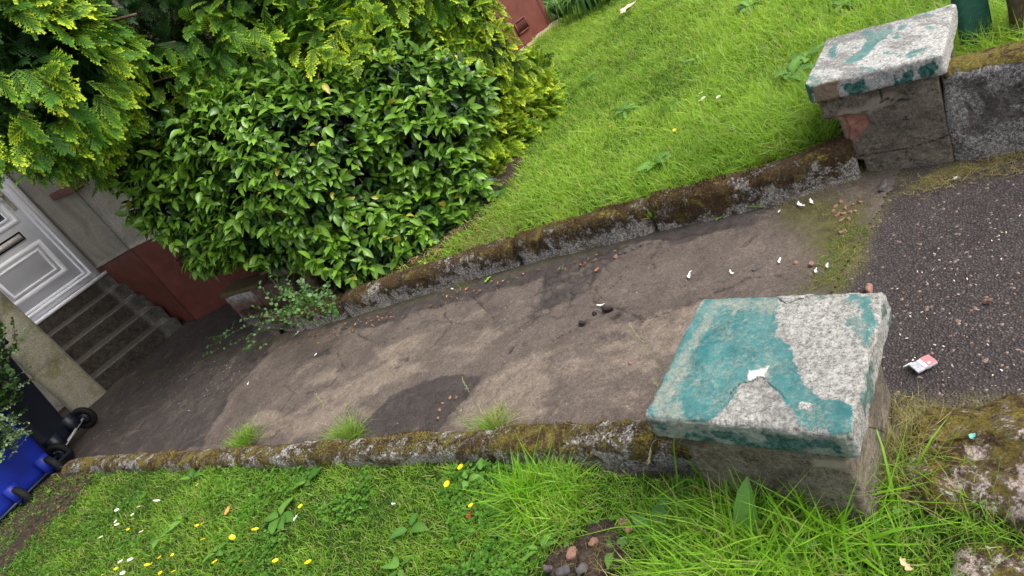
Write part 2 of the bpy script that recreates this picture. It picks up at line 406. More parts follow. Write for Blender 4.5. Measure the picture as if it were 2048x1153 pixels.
n = NT('red_plinth_paint', .6, .35); c = n.mix(n.noise(4, 6, .7, .8, .3, .7), (.105, .030, .021), (.19, .056, .041)); c = n.mix(n.noise(7, 5, .7, 0, .6, .7), c, (.10, .045, .025)); c = n.mix(n.rng(n.noise(80, 4, .8), .70, .74), c, (.4, .3, .28)); n.base(c); n.bump(n.noise(120, 4, .7), .5, .003); M['red'] = n.m
n = NT('column_render', .95, .15); c = n.mix(n.noise(90, 8, .95, 0, .42, .60), (.17, .157, .11), (.46, .43, .33)); c = n.mix(n.noise(2.4, 6, .7, .9, .5, .7), c, (.105, .095, .085)); c = n.mix(n.math('MULTIPLY', n.noise(5, 6, .8, .5, .5, .66), .7), c, (.13, .125, .03)); n.base(c); n.bump(n.noise(280, 4, .8), .8, .005); M['column'] = n.m
n = NT('stained_step', .9, .25); c = n.mix(n.noise(22, 8, .9, .4, .42, .64), (.022, .018, .014), (.085, .072, .057)); c = n.mix(n.attr('pale'), c, n.mix(n.noise(70, 5, .8, 0, .38, .6), (.10, .09, .075), (.30, .29, .26))); c = n.mix(n.noise(110, 5, .8, 0, .66, .72), c, (.14, .13, .11)); n.base(c); n.bump(n.noise(120, 5, .7), .6, .004); M['step'] = n.m
M['grey_stone'] = simple('whin_stone', (.085, .078, .078), .9, .3, .3, 50, .6, .005)
M['red_stone'] = simple('red_chipping', (.24, .135, .10), .9, .2, .3, 50, .5, .003)
M['dark_stone'] = simple('black_tar_lump', (.022, .018, .017), .8, .3, .3, 60, .6, .004)
M['paper'] = simple('white_paint_flake', (.78, .78, .77), .6, .3, .06, 20, .2)
M['blue'] = simple('blue_plastic', (.006, .020, .26), .5, .4, .2, 8, .15, .002)
M['navy'] = simple('dark_plastic', (.010, .014, .024), .45, .5, .15, 8, .15, .002)
M['rubber'] = simple('black_rubber', (.006, .006, .006), .75, .3, .2, 30, .2)
M['metal'] = simple('axle_steel', (.42, .41, .40), .4, .6, .2, 40, .1)
M['bronze'] = simple('dulled_brass', (.30, .27, .20), .45, .5, .2, 30, .1)
M['bruise'] = simple('rusty_flap', (.62, .58, .54), .7, .3, .15, 60, .3)
M['black'] = simple('dark_gap', (.012, .009, .008), .8, .2, .2, 30, 0)
M['greenpost'] = None
n = NT('green_stained_board', .7, .3); mp = n.nd('ShaderNodeMapping'); n.lk(n.co(), mp.inputs[0]); mp.inputs['Scale'].default_value = (12, 12, 160)
nn = n.nd('ShaderNodeTexNoise', Scale=1.5, Detail=5, Distortion=.3); n.lk(mp.outputs[0], nn.inputs['Vector']); n.base(n.mix(n.rng(nn.outputs['Fac'], .3, .7), (.018, .082, .055), (.045, .15, .105))); n.bump(nn.outputs['Fac'], .4, .003); M['greenpost'] = n.m
M['brown'] = simple('cut_stem', (.20, .10, .055), .9, .2, .3, 60, .4)
M['card'] = simple('cardboard', (.60, .47, .36), .8, .2, .12, 15, .3)
M['roof'] = simple('roof_tile', (.10, .07, .06), .8, .3, .2, 12, .4)
n = NT('grey_glass', .08, .6); n.base((.05, .06, .07)); M['glass'] = n.m
n = NT('old_brick_wall', .92, .2); c = n.mix(n.noise(10, 6, .7, .4, .3, .7), (.09, .052, .042), (.20, .115, .090)); c = n.mix(n.math('MULTIPLY', n.attr('pale'), n.noise(22, 6, .8, .4, .38, .52)), c, (.40, .38, .35)); c = n.mix(n.attr('moss'), c, n.mix(n.noise(50, 5), (.05, .045, .015), (.16, .145, .05))); c = n.mix(n.attr('crack'), c, (.012, .01, .008)); n.base(c); n.bump(n.noise(120, 5, .7), .6, .004); M['brickwall'] = n.m
# ================================================================== GROUND
def pxpoly(pts, dz=0): return [U(*p, dz)[:2] for p in pts]
def warp(x, y, amp, sc, seed=0):
    P = np.stack([x, y], 1); return x + amp * fbm(P, sc, 4, seed), y + amp * fbm(P, sc, 4, seed + 3)
# big ground sheet out to the horizon
gx = np.concatenate([-np.geomspace(140, 12, 14), np.linspace(-10, 10, 81), np.geomspace(12, 140, 14)])
gX, gY = np.meshgrid(gx, gx, indexing='ij')
V = np.stack([gX.ravel(), gY.ravel(), np.maximum(gz(gX.ravel(), gY.ravel()), -.8) - .05], 1)
o = ob('ground', V, grid_faces(len(gx), len(gx)), M['soil'], smooth=True); tag(o, kind='structure')

# path sheet in (s, n) coordinates
ss = np.arange(-.35, 7.4, .0115); nn_ = np.arange(1.22, 4.5, .0115)
sS, nN = np.meshgrid(ss, nn_, indexing='ij'); x, y = SN(sS.ravel(), nN.ravel())
keep_n = (nN.ravel() < 3.0) | (sS.ravel() > 4.6)
P2 = np.stack([x, y], 1)
z = gz(x, y) + .006 * fbm(P2, 1.6, 3, 1) + .0022 * fbm(P2, 14, 3, 2)
wx, wy = warp(x, y, .07, 5); wx2, wy2 = warp(x, y, .030, 22, 5); wx2 = wx2 + wx - x; wy2 = wy2 + wy - y
def region(pts, soft=.05, fx=None, fy=None): return sm(sdist(wx2 if fx is None else fx, wy2 if fy is None else fy, pxpoly(pts)), -soft, soft)
dryP = [[(905, 845), (960, 765), (1050, 705), (1150, 665), (1230, 640), (1330, 620), (1420, 610), (1500, 600), (1430, 640), (1380, 730), (1320, 800), (1250, 830), (1100, 838)],
        [(560, 790), (660, 735), (760, 690), (860, 660), (960, 620), (1050, 600), (1110, 600), (1060, 660), (980, 700), (920, 735), (820, 755), (760, 780), (740, 830), (690, 850), (610, 875), (520, 880), (470, 860)],
        [(575, 750), (640, 700), (700, 710), (660, 760), (600, 780)], [(1040, 580), (1085, 540), (1180, 540), (1120, 590)]]
dry = np.zeros(len(x)); ox = wx2 + .10 * fbm(P2, 3.6, 4, 61); oy = wy2 + .10 * fbm(P2, 3.6, 4, 62)
for i_, pp in enumerate(dryP): dry = np.maximum(dry, region(pp, .07) * (1, .85, .5, .6)[i_])
dry *= .28 + .72 * sm(fbm(P2 * [1, 1] @ np.array([K, N]).T * [1, 2.2], 3.2, 5, 9), -.25, .2)
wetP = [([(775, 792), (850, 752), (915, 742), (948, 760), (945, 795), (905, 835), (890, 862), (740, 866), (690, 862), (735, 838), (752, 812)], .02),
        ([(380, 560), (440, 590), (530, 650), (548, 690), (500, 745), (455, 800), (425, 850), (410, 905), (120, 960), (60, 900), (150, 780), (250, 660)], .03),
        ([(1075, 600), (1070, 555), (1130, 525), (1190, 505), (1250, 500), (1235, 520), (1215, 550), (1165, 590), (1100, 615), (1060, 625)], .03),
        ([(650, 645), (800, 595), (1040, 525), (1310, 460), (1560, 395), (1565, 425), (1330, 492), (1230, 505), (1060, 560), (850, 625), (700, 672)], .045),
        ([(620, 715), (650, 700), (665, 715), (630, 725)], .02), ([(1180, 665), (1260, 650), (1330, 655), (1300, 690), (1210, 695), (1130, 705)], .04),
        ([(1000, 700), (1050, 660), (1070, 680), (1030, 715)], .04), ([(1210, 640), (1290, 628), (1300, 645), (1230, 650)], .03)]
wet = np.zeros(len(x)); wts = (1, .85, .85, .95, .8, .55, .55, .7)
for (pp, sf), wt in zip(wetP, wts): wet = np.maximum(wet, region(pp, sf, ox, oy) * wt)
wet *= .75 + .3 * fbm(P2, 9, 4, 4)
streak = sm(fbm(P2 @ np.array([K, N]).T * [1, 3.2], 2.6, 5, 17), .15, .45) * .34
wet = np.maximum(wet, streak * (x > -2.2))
crackL = [[(1130, 525), (1105, 560), (1095, 600), (1060, 650)], [(1165, 520), (1150, 560), (1105, 600)], [(1215, 530), (1245, 555), (1205, 590), (1180, 620)], [(1080, 560), (1130, 590)], [(1330, 470), (1300, 520), (1310, 545)],
          [(565, 770), (585, 740), (640, 700), (655, 690)], [(565, 770), (600, 790), (660, 770), (690, 735), (672, 705)], [(560, 820), (590, 780), (600, 765)], [(1060, 640), (1180, 600), (1300, 640), (1400, 600), (1500, 560), (1560, 550)],
          [(990, 700), (1060, 640)], [(1090, 690), (1150, 660), (1215, 640)], [(880, 600), (900, 650), (870, 690)], [(940, 590), (990, 640)], [(1200, 605), (1235, 640), (1260, 648)],
          [(700, 660), (760, 690), (850, 640), (930, 650)], [(520, 890), (560, 860), (580, 850)], [(1170, 560), (1210, 600)], [(795, 705), (815, 720), (790, 740)], [(1440, 520), (1480, 500), (1520, 470)], [(1200, 510), (1290, 480), (1400, 470), (1500, 440)]]
wid = np.full(len(x), 1e9); cx, cy = warp(x, y, .022, 16, 8)
for L in crackL: wid = np.minimum(wid, ldist(cx, cy, pxpoly(L)))
crack = sm(wid, .005 + .010 * (fbm(P2, 8, 3, 5) > .25), .0) * sm(fbm(P2, 6, 3, 21), -.45, -.1)
# fine crazing: cell edges of a jittered grid
def celledge(X, Y, sc, seed):
    gxx, gyy = X * sc, Y * sc; ix, iy = np.floor(gxx), np.floor(gyy); d1 = np.full(len(X), 9.); d2 = np.full(len(X), 9.)
    for a in (-1, 0, 1):
        for b in (-1, 0, 1):
            cx_, cy_ = (ix + a).astype(np.int64), (iy + b).astype(np.int64)
            d = np.hypot(cx_ + _hash(cx_, cy_, cx_ * 0 + seed) - gxx, cy_ + _hash(cx_, cy_, cx_ * 0 + seed + 7) - gyy)
            d2 = np.minimum(d2, np.maximum(d1, d)); d1 = np.minimum(d1, d)
    return (d2 - d1) / sc
craze = sm(celledge(cx, cy, 6.5, 3), .012, .002) * sm(fbm(P2, 2.4, 3, 30), .05, .25) * .35
craze = np.maximum(craze, sm(celledge(cx, cy, 9, 5), .014, .002) * region([(1040, 640), (1080, 545), (1200, 500), (1260, 500), (1215, 560), (1120, 640)], .05) * .7)
crack = np.maximum(crack, craze)
pits = [(805, 722, .05), (790, 735, .035), (1165, 648, .03), (1290, 640, .05), (1225, 632, .04), (1020, 700, .03), (1410, 610, .035)]
for px_, py_, r_ in pits:
    c_ = U(px_, py_); d_ = np.hypot(cx - c_[0], cy - c_[1]); k_ = sm(d_, r_, r_ * .3) * sm(fbm(P2, 40, 3, 12), -.1, .3); crack = np.maximum(crack, k_); z -= .010 * k_
moss = region([(1560, 430), (1600, 470), (1640, 520), (1600, 580), (1680, 580), (1720, 480), (1740, 400), (1600, 400)], .08)
moss = np.maximum(moss * .9, sm(np.abs(nN.ravel() - 2.76), .06, .01) * .3)
z -= .006 * crack + .003 * wet; z += .004 * dry
edge = pxpoly([(1640, 580), (1700, 440), (1765, 365)])
i0, i1 = len(ss), len(nn_)
F = grid_faces(i0, i1); fc = F[:, 0]
e0 = np.array(edge[0]); e1 = np.array(edge[-1]); ed = (e1 - e0) / np.linalg.norm(e1 - e0); en = np.array([ed[1], -ed[0]])
inside = ((x - e0[0]) * en[0] + (y - e0[1]) * en[1]) < .05 + .02 * fbm(P2, 9, 3, 2)
PSGN = 1.
if (K[0] * en[0] + K[1] * en[1]) < 0: PSGN = -1.
inside = (((x - e0[0]) * en[0] + (y - e0[1]) * en[1]) * PSGN) > -.05 - .02 * fbm(P2, 9, 3, 2)
F = F[(keep_n[fc]) & inside[fc]]
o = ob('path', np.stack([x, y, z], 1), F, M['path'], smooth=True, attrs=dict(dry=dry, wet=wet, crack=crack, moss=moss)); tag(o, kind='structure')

# coarse tarmac between the two street walls
us = np.concatenate([np.arange(-9, -.5, .06), np.arange(-.5, 1.15, .012)]); vs_ = np.arange(.98, 2.85, .012)
uu, vv = np.meshgrid(us, vs_, indexing='ij')
x = PX[0] * vv.ravel() + PY[0] * uu.ravel(); y = PX[1] * vv.ravel() + PY[1] * uu.ravel(); P2 = np.stack([x, y], 1)
z = -.007 + .006 * fbm(P2, 2, 3, 1) + .003 * fbm(P2, 30, 3, 6)
moss = np.maximum(sm(ldist(*warp(x, y, .05, 9), [U(*p)[:2] for p in ((1745, 385), (1830, 365), (1910, 335), (1980, 322), (2060, 308))]), .11, .0), sm(vv.ravel() + .05 * fbm(P2, 8, 4, 1), 1.50, 1.38))
moss = np.maximum(moss, sm(ldist(*warp(x, y, .05, 9), edge), .14, .02)) * sm(fbm(P2, 18, 4, 9), -.55, .15)
z = z - .02 * sm((x - e0[0]) * en[0] * PSGN + (y - e0[1]) * en[1] * PSGN, .02, .10) - .05 * (uu.ravel() > 1.0)
o = ob('pavement', np.stack([x, y, z], 1), grid_faces(len(us), len(vs_)), M['pavement'], smooth=True, attrs=dict(moss=moss)); tag(o, kind='structure')

# lawns: right of the path up to the house, left of it to the bins
def lawn_sheet(name, s0, s1, n0, n1, lift, st=.05):
    a = np.arange(s0, s1, st); b = np.arange(n0, n1, st); AA, BB = np.meshgrid(a, b, indexing='ij'); x, y = SN(AA.ravel(), BB.ravel())
    z = lift(x, y); V = np.stack([x, y, z], 1); o = ob(name, V, grid_faces(len(a), len(b)), M['lawn'], smooth=True); tag(o, kind='structure'); return o
def bumps(x, y): return .022 * fbm(np.stack([np.asarray(x), np.asarray(y)], 1), 1.7, 3, 3)
def liftR(x, y):
    x = np.atleast_1d(x); y = np.atleast_1d(y); n_ = x * N[0] + y * N[1]; s_ = x * K[0] + y * K[1]
    return gz(x, y) + .05 + .06 * sm(n_, 2.85, 3.3) + bumps(x, y) - .5 * ((x * PX[0] + y * PX[1] < 2.98) & (x * PY[0] + y * PY[1] < .5)) - .5 * sm(s_, 4.15, 4.2) * (n_ < 3.35) - .5 * sm(s_, 4.95, 5.0) * (n_ < 4.6)
def liftL(x, y):
    x = np.atleast_1d(x); y = np.atleast_1d(y)
    return gz(x, y) + .045 + bumps(x, y) - .35 * ((x * PX[0] + y * PX[1] > 1.06))
o = lawn_sheet('lawn', -8, 7.6, 2.80, 14, liftR)
o = lawn_sheet('lawn', -4, 7.6, -6, 1.56, liftL)

a_ = np.arange(1.9, 4.75, .03); b__ = np.arange(2.86, 5.0, .03); AA, BB = np.meshgrid(a_, b__, indexing='ij'); x, y = SN(AA.ravel(), BB.ravel()); V = np.stack([x, y, liftR(x, y) + .010 + .010 * fbm(np.stack([x, y], 1), 12, 3, 6)], 1)
F = grid_faces(len(a_), len(b__)); rr_ = np.hypot((AA.ravel() - 3.42) / 1.12, (BB.ravel() - 3.85) / .95) + .10 * fbm(V, 3, 4, 6); V[:, 2] -= .03 * sm(rr_, .93, 1.02); F = F[rr_[F[:, 0]] < 1.0]
o = ob('soil', V, F, M['soil'], smooth=True); tag(o, kind='structure')
a_ = np.arange(4.6, 7.4, .03); b__ = np.arange(-1.5, 1.62, .03); AA, BB = np.meshgrid(a_, b__, indexing='ij'); x, y = SN(AA.ravel(), BB.ravel()); V = np.stack([x, y, liftL(x, y) + .012 + .014 * fbm(np.stack([x, y], 1), 12, 3, 6)], 1)
F = grid_faces(len(a_), len(b__)); rr_ = AA.ravel() + .22 * fbm(V, 3, 4, 6); V[:, 2] -= .05 * sm(rr_, 5.06, 4.9); F = F[rr_[F[:, 0]] > 4.92]
o = ob('soil', V, F, M['soil'], smooth=True); tag(o, kind='structure')
# ================================================================== KERBS
def kerb(name, line, wdt, hgt, rnd, mat, side, label, lean=0., depth=.12, seed=0, fuzz=2600, wide_end=None, mosslow=.6):
    """line: base line on the path side, world xy points; side +1 = body lies towards +N"""
    line = np.array(line, float); seg = np.linalg.norm(np.diff(line, axis=0), axis=1); cum = np.concatenate([[0], np.cumsum(seg)]); L = cum[-1]
    t = np.arange(0, L, .011); cxy = np.stack([np.interp(t, cum, line[:, 0]), np.interp(t, cum, line[:, 1])], 1)
    # cross-section
    prof = []; nr = 7
    prof += [(0, -depth + (hgt + depth - rnd) * k / 7.) for k in range(7)]
    prof += [(rnd - rnd * math.cos(a), hgt - rnd + rnd * math.sin(a)) for a in np.linspace(0, math.pi / 2, nr)]
    prof += [(rnd + (wdt - 2 * rnd) * k / 6., hgt) for k in range(1, 6)]
    prof += [(wdt - rnd + rnd * math.sin(a), hgt - rnd + rnd * math.cos(a)) for a in np.linspace(0, math.pi / 2, nr)]
    prof += [(wdt, hgt - rnd - (hgt + depth - rnd) * k / 7.) for k in range(1, 8)]
    prof = np.array(prof); nc = np.gradient(prof, axis=0); nc = np.stack([-nc[:, 1], nc[:, 0]], 1); nc /= np.linalg.norm(nc, axis=1)[:, None] + 1e-9
    d = (line[-1] - line[0]) / np.linalg.norm(line[-1] - line[0]); nv = np.array([-d[1], d[0]]);
    if nv @ N < 0: nv = -nv
    nv = nv * side
    T_, Pn = len(t), len(prof)
    ends = np.minimum(t, L - t); shrink = .012 * np.exp(-ends / .012)
    off = prof[None, :, 0] + nc[None, :, 0] * 0; zz = prof[None, :, 1] + 0 * off
    off = np.repeat(off, T_, 0); zz = np.repeat(zz, T_, 0)
    X = cxy[:, None, 0] + nv[0] * off; Y = cxy[:, None, 1] + nv[1] * off; Z = zz + gz(cxy[:, 0], cxy[:, 1])[:, None]
    V = np.stack([X.ravel(), Y.ravel(), Z.ravel()], 1)
    nrm = np.stack([nv[0] * nc[:, 0], nv[1] * nc[:, 0], nc[:, 1]], 1); nrm = np.tile(nrm, (T_, 1))
    if prof[3, 0] + nc[3, 0] > prof[3, 0]: nrm = -nrm
    dsp = .016 * fbm(V, 6, 4, seed) + .006 * fbm(V, 38, 3, seed + 4) - np.repeat(shrink, Pn)
    V = V + nrm * dsp[:, None]
    F = grid_faces(T_, Pn)
    c0 = V[:Pn].mean(0); c1 = V[-Pn:].mean(0); nV = len(V); V = np.concatenate([V, [c0, c1]])
    k = np.arange(Pn); caps = np.concatenate([np.stack([k, (k + 1) % Pn, np.full(Pn, nV)], 1), np.stack([(k + 1) % Pn, k, np.full(Pn, nV + 1)], 1) + np.array([(T_ - 1) * Pn, (T_ - 1) * Pn, 0])])
    zr = V[:, 2] - gz(V[:, 0], V[:, 1]); zr = zr + .05 * fbm(V, 5, 4, seed + 6); mo = .44 + .28 * sm(zr, hgt * mosslow * .5, hgt * .98) + .34 * fbm(V, 6, 4, seed + 2) - .35 * sm(zr, hgt * .3, 0)
    root = empty(name, (0, 0, 0), label, 'kerb'); root.location = (cxy[T_ // 2][0], cxy[T_ // 2][1], float(gz(*cxy[T_ // 2])))
    off_ = np.array(root.location)
    ob('kerb_block', V - off_, [F, caps], mat, root, smooth=True, attrs=dict(moss=mo))
    # moss cushion fuzz on the top
    if fuzz:
        q = RNG.integers(0, T_ * Pn, fuzz * 5); top = (nrm[q, 2] > -.2) & (mo[q] > .55); q = q[top]; cl = fbm(V[q], 7, 4, seed + 9); q = q[cl > -.02][:fuzz]
        D = nrm[q] * [1, 1, 1] + RNG.normal(0, .55, (len(q), 3)); D[:, 2] += .3
        tv = np.array([[-.5, 0, 0], [.5, 0, 0], [0, 1, .1]]) * [.0035, 1, 1]; X_, Y_, Z_ = frames(D, RNG.uniform(0, 6, len(q)))
        ln = RNG.uniform(.006, .016, len(q)); tv2 = np.array([[-.18, 0, 0], [.18, 0, 0], [0, 1, .15]])
        tone = fbm(V[q], 5, 3, 44)[:, None]; A = np.array([.055, .032, .012]); B = np.array([.20, .165, .035])
        C = A + (B - A) * np.clip(.3 + tone * 1.3 + RNG.uniform(-.25, .25, (len(q), 1)), 0, 1)
        V2, F2, C2 = instance(tv2, [np.array([[0, 1, 2]])], X_, Y_, Z_, V[q] - off_ - nrm[q] * .001, ln, None, C)
        f = ob('moss', V2, F2, M['dull'], root, C2); tag(f, kind='stuff')
    return root
def LU(pts, dz=0): return [U(*p, dz)[:2] for p in pts]
# right kerb: base of its inner face, four lengths between the joints
rk = [(1690, 372), (1610, 398), (1450, 435), (1312, 466)]
kerb('concrete_kerb', LU([(1722, 356), (1600, 398), (1450, 435), (1316, 465)]), .13, .165, .050, M['kerb'], 1, 'dark mossy kerb length running up to the broken gate pillar', seed=1)
kerb('concrete_kerb', LU([(1308, 467), (1200, 492), (1046, 531)]), .13, .16, .050, M['kerb'], 1, 'speckled mossy kerb length between two joints beside the bright lawn', seed=2)
kerb('concrete_kerb', LU([(1038, 534), (900, 574), (800, 604), (700, 634)]), .13, .15, .045, M['kerb'], 1, 'brown worn kerb length under the lower edge of the glossy shrub', seed=3, fuzz=900, mosslow=.9)
kerb('concrete_kerb', LU([(692, 637), (640, 652), (612, 662)]), .13, .15, .045, M['kerb'], 1, 'short stained kerb length joining the low brick wall', seed=4, fuzz=200, mosslow=.9)
# left kerb: seen over its rounded top
def LT(pts): return [U(*p, .115)[:2] for p in pts]
lk = [(1425, 828), (1320, 830), (1160, 838), (990, 845)]
kerb('rounded_kerb', LT([(1440, 830), (1320, 832), (1160, 838), (992, 848)]), .125, .125, .045, M['kerb_near'], -1, 'rounded kerb length with brown moss and white lichen beside the near teal-capped pillar', seed=5, fuzz=1500, mosslow=.2)
kerb('rounded_kerb', LT([(985, 848), (900, 854), (800, 864), (702, 872)]), .12, .12, .045, M['kerb_near'], -1, 'rounded mossy kerb length in the middle of the left edge of the path', seed=6, fuzz=1300, mosslow=.2)
kerb('rounded_kerb', LT([(692, 873), (600, 880), (492, 887)]), .12, .12, .045, M['kerb_near'], -1, 'rounded kerb length with ochre moss between two grass tufts', seed=7, fuzz=900, mosslow=.2)
kerb('rounded_kerb', LT([(480, 888), (400, 893), (300, 898), (190, 905), (140, 915)]), .12, .11, .045, M['kerb_near'], -1, 'long yellow-mossed kerb length ending near the wheeled bins', seed=8, fuzz=1300, mosslow=.1)

# ================================================================== GATE PILLARS
def pil(u, v): return np.array([PX[0] * u + PY[0] * v, PX[1] * u + PY[1] * v])
def cap_local(pts, z, ctr):            # photo pixels on the cap top -> local cap coordinates
    r_ = []
    for p in pts:
        q = UZ(*p, z)[:2] - ctr; r_.append((q @ PX, q @ PY))
    return r_
def zc(pts): return [(1250 + a * .5316, 540 + b * .5316) for a, b in pts]       # from the enlarged view of the near cap
def zf(pts): return [(1500 + a * .3644, b * .3644) for a, b in pts]             # from the enlarged view of the far cap
# ---- near pillar
ZT = H - 1.134; cN = pil(1.145, .648)
root = empty('gate_pillar', (cN[0], cN[1], 0), 'near square gate pillar with a thick cap of peeling teal and white paint', 'gate pillar')
V, F, Nn = rbox((.445, .475, .085), .014, .0040)
V = V + Nn * (.0055 * fbm(V, 9, 3, 31) + .0032 * fbm(V, 40, 3, 32) + .0018 * fbm(V, 120, 2, 33))[:, None]
edg = (np.abs(Nn).max(1) < .93); V -= Nn * (np.clip(fbm(V, 24, 4, 35) - .1, 0, 1) * .022 * edg)[:, None]
lx, ly = V[:, 0], V[:, 1]; P2 = np.stack([lx, ly], 1); wx = lx + .012 * fbm(P2, 28, 4, 1); wy = ly + .012 * fbm(P2, 28, 4, 2)
def cm(pts, soft=.022): return sm(sdist(wx, wy, cap_local(zc(pts), ZT, cN)), -soft, soft)
up = Nn[:, 2] > .3
teal = cm([(310, 90), (470, 84), (578, 92), (575, 200), (572, 255), (612, 290), (640, 345), (660, 395), (690, 445), (740, 485), (800, 500), (845, 520), (860, 575), (820, 640), (760, 600), (700, 592), (640, 575), (628, 520), (590, 480), (552, 445), (535, 400), (540, 360), (500, 372), (470, 385), (470, 415), (430, 450), (392, 510), (350, 545), (230, 600), (100, 580), (80, 500), (230, 230)])
teal = np.maximum(teal, cm([(840, 85), (930, 85), (960, 200), (930, 290), (890, 290), (850, 235), (805, 208), (822, 180), (880, 160), (845, 130), (790, 140)]) * .62)
teal = np.maximum(teal, cm([(690, 88), (755, 86), (740, 104), (700, 104)]) * .7)
teal *= 1 - cm([(655, 500), (700, 495), (695, 530), (650, 525)], .006)
worn = np.maximum(cm([(330, 100), (600, 95), (585, 170), (500, 175), (430, 165), (370, 150), (280, 300), (220, 440), (250, 600), (80, 600), (80, 480)], .03), cm([(840, 85), (930, 85), (900, 150), (960, 330), (880, 290), (800, 260), (780, 150)], .03) * .8) * .72
white = .78 * cm([(466, 380), (500, 372), (515, 362), (546, 352), (536, 380), (528, 404), (500, 400), (466, 424)], .008) + .45 * cm([(640, 490), (710, 485), (705, 540), (650, 530)], .012)
side = Nn[:, 2] < .55
sn = fbm(V, 26, 4, 40)
teal = np.where(side, 0, teal); white = np.where(side, 0, white)
isL = side & (Nn[:, 0] < -.3)              # face towards the left lawn: dark green and grey
isR = side & (Nn[:, 1] < -.3)
dark = np.where(isL, sm(sn, -.12, .05) * sm(V[:, 2], .072, .055) * .95, 0) + np.where(isR, sm(fbm(V, 17, 4, 47), .22, .3) * .8, 0)
worn = np.where(side, 0, worn); teal = np.where(isL & (sn < -.05), .75, teal); worn = np.where(isL & (sn < -.05), .85, worn)
crack = sm(ldist(wx, wy, cap_local(zc([(400, 470), (440, 430), (520, 400), (560, 445), (600, 480)]), ZT, cN)), .0022, .0006) * up
crack = np.maximum(crack, sm(ldist(wx, wy, cap_local(zc([(720, 95), (640, 115), (600, 125), (575, 105)]), ZT, cN)), .003, .0008) * up)
V[:, 2] += 0
V[:, :2] = V[:, :2] @ np.array([PX, PY])
ob('cap', V + [0, 0, ZT - .085], F, M['cap_near'], root, smooth=True, attrs=dict(teal=teal, worn=worn, white=white, dark=dark, crack=crack, tan=0 * teal, grime=.8 * sm(fbm(np.stack([lx, ly * .8, 0 * lx], 1), 7, 5, 88), .18, .45) * up))
V, F, Nn = rbox((.365, .395, ZT - .085 + .20), .012, .009)
br = sm(sdist(V[:, 1], V[:, 2], [(-.21, .42), (-.13, .42), (-.14, .46), (-.21, .48)]), -.005, .005) * (V[:, 0] < -.15)
V = V + Nn * (.007 * fbm(V, 5, 4, 51) + .002 * fbm(V, 60, 3, 52))[:, None]
pale = sm(sdist(V[:, 1] + .01 * fbm(V, 20, 3, 3), V[:, 2], [(-.19, .47), (-.12, .475), (-.12, .505), (-.19, .505)]), -.004, .004) * (V[:, 0] < -.15)
V[:, :2] = V[:, :2] @ np.array([PX, PY])
ob('shaft', V + [0, 0, -.20], F, M['shaft'], root, smooth=True, attrs=dict(brick=0 * br, pale=pale, crack=0 * br))
# ---- far pillar
cF = pil(2.85, .655)
root = empty('gate_pillar', (cF[0], cF[1], 0), 'far gate pillar with a flaking white and pale teal cap and broken render showing brick', 'gate pillar')
V, F, Nn = rbox((.445, .475, .080), .012, .0045)
V = V + Nn * (.005 * fbm(V, 9, 3, 61) + .0035 * fbm(V, 45, 3, 62) + .0015 * fbm(V, 130, 2, 63))[:, None]
# chipped corner nearest the lawn side (-x, +y)
ch = np.maximum(0, (-V[:, 0] * .55 + V[:, 1] * .84) - .300); V[:, 0] += .9 * ch * .55; V[:, 1] -= .9 * ch * .84
lx, ly = V[:, 0], V[:, 1]; P2 = np.stack([lx, ly], 1); wx = lx + .012 * fbm(P2, 28, 4, 1); wy = ly + .012 * fbm(P2, 28, 4, 2)
def cm(pts, soft=.020): return sm(sdist(wx, wy, cap_local(zf(pts), ZT, cF)), -soft, soft)
teal = cm([(510, 350), (580, 300), (640, 235), (650, 200), (700, 165), (780, 145), (785, 180), (700, 245), (650, 300), (570, 350)], .016) * .95
teal = np.maximum(teal, cm([(590, 200), (640, 165), (690, 170), (640, 205)]) * .8)
teal = np.maximum(teal, cm([(410, 290), (450, 235), (495, 235), (480, 300), (500, 320), (440, 330)]) * .62)
teal = np.maximum(teal, cm([(830, 320), (870, 280), (1000, 245), (990, 275), (900, 310), (850, 335)]) * .6)
teal = np.maximum(teal, cm([(1000, 40), (1080, 15), (1070, 40), (1010, 55)]) * .8)
teal = np.maximum(teal, cm([(270, 560), (300, 470), (400, 430), (380, 470), (330, 520)], .02) * .7)
teal = np.maximum(teal, cm([(790, 150), (880, 125), (860, 165), (800, 180)]) * .6)
side = Nn[:, 2] < .55; isL = side & (Nn[:, 0] < -.3); sn = fbm(V, 20, 4, 70)
yy, zz = ly + .018 * fbm(V, 30, 4, 6), V[:, 2] + .018 * fbm(V, 34, 4, 7)
dk = np.zeros(len(V)); tan = np.zeros(len(V))
for a, b in (((.02, .0), (.09, .045)), ((-.08, .010), (-.13, .035)), ((-.17, .015), (-.20, .05)), ((.185, -.02), (.30, .09))):
    m_ = (yy > min(a[0], b[0]) - .01) & (yy < max(a[0], b[0]) + .01) & (zz > a[1] - .01) & (zz < b[1] + .012); dk = np.where(m_ & isL & (sn > -.12), 1, dk)
tan = np.where(isL & (yy > .11) & (yy < .20), 1., tan)
dk = np.where((yy > .205) & (Nn[:, 2] < .6), .9, dk)
worn = cm([(270, 600), (280, 440), (420, 420), (400, 480), (330, 520)], .03) * .5
V[:, :2] = V[:, :2] @ np.array([PX, PY])
teal = np.maximum(teal, .55 * sm(fbm(np.stack([lx * 2.4, ly, 0 * lx], 1), 11, 4, 77), .12, .4))
ob('cap', V + [0, 0, ZT - .080], F, M['cap_far'], root, smooth=True, attrs=dict(teal=np.where(side, 0, teal), worn=worn, white=.28 + 0 * teal, dark=dk, crack=0 * teal, tan=tan, grime=np.where(side, .3, sm(fbm(np.stack([lx * 2.6, ly * .9, 0 * lx], 1), 9, 5, 86), .02, .22))))
hgt = ZT - .080 + .12
V, F, Nn = rbox((.385, .41, hgt), .008, .0065)
z0 = V[:, 2] - .12
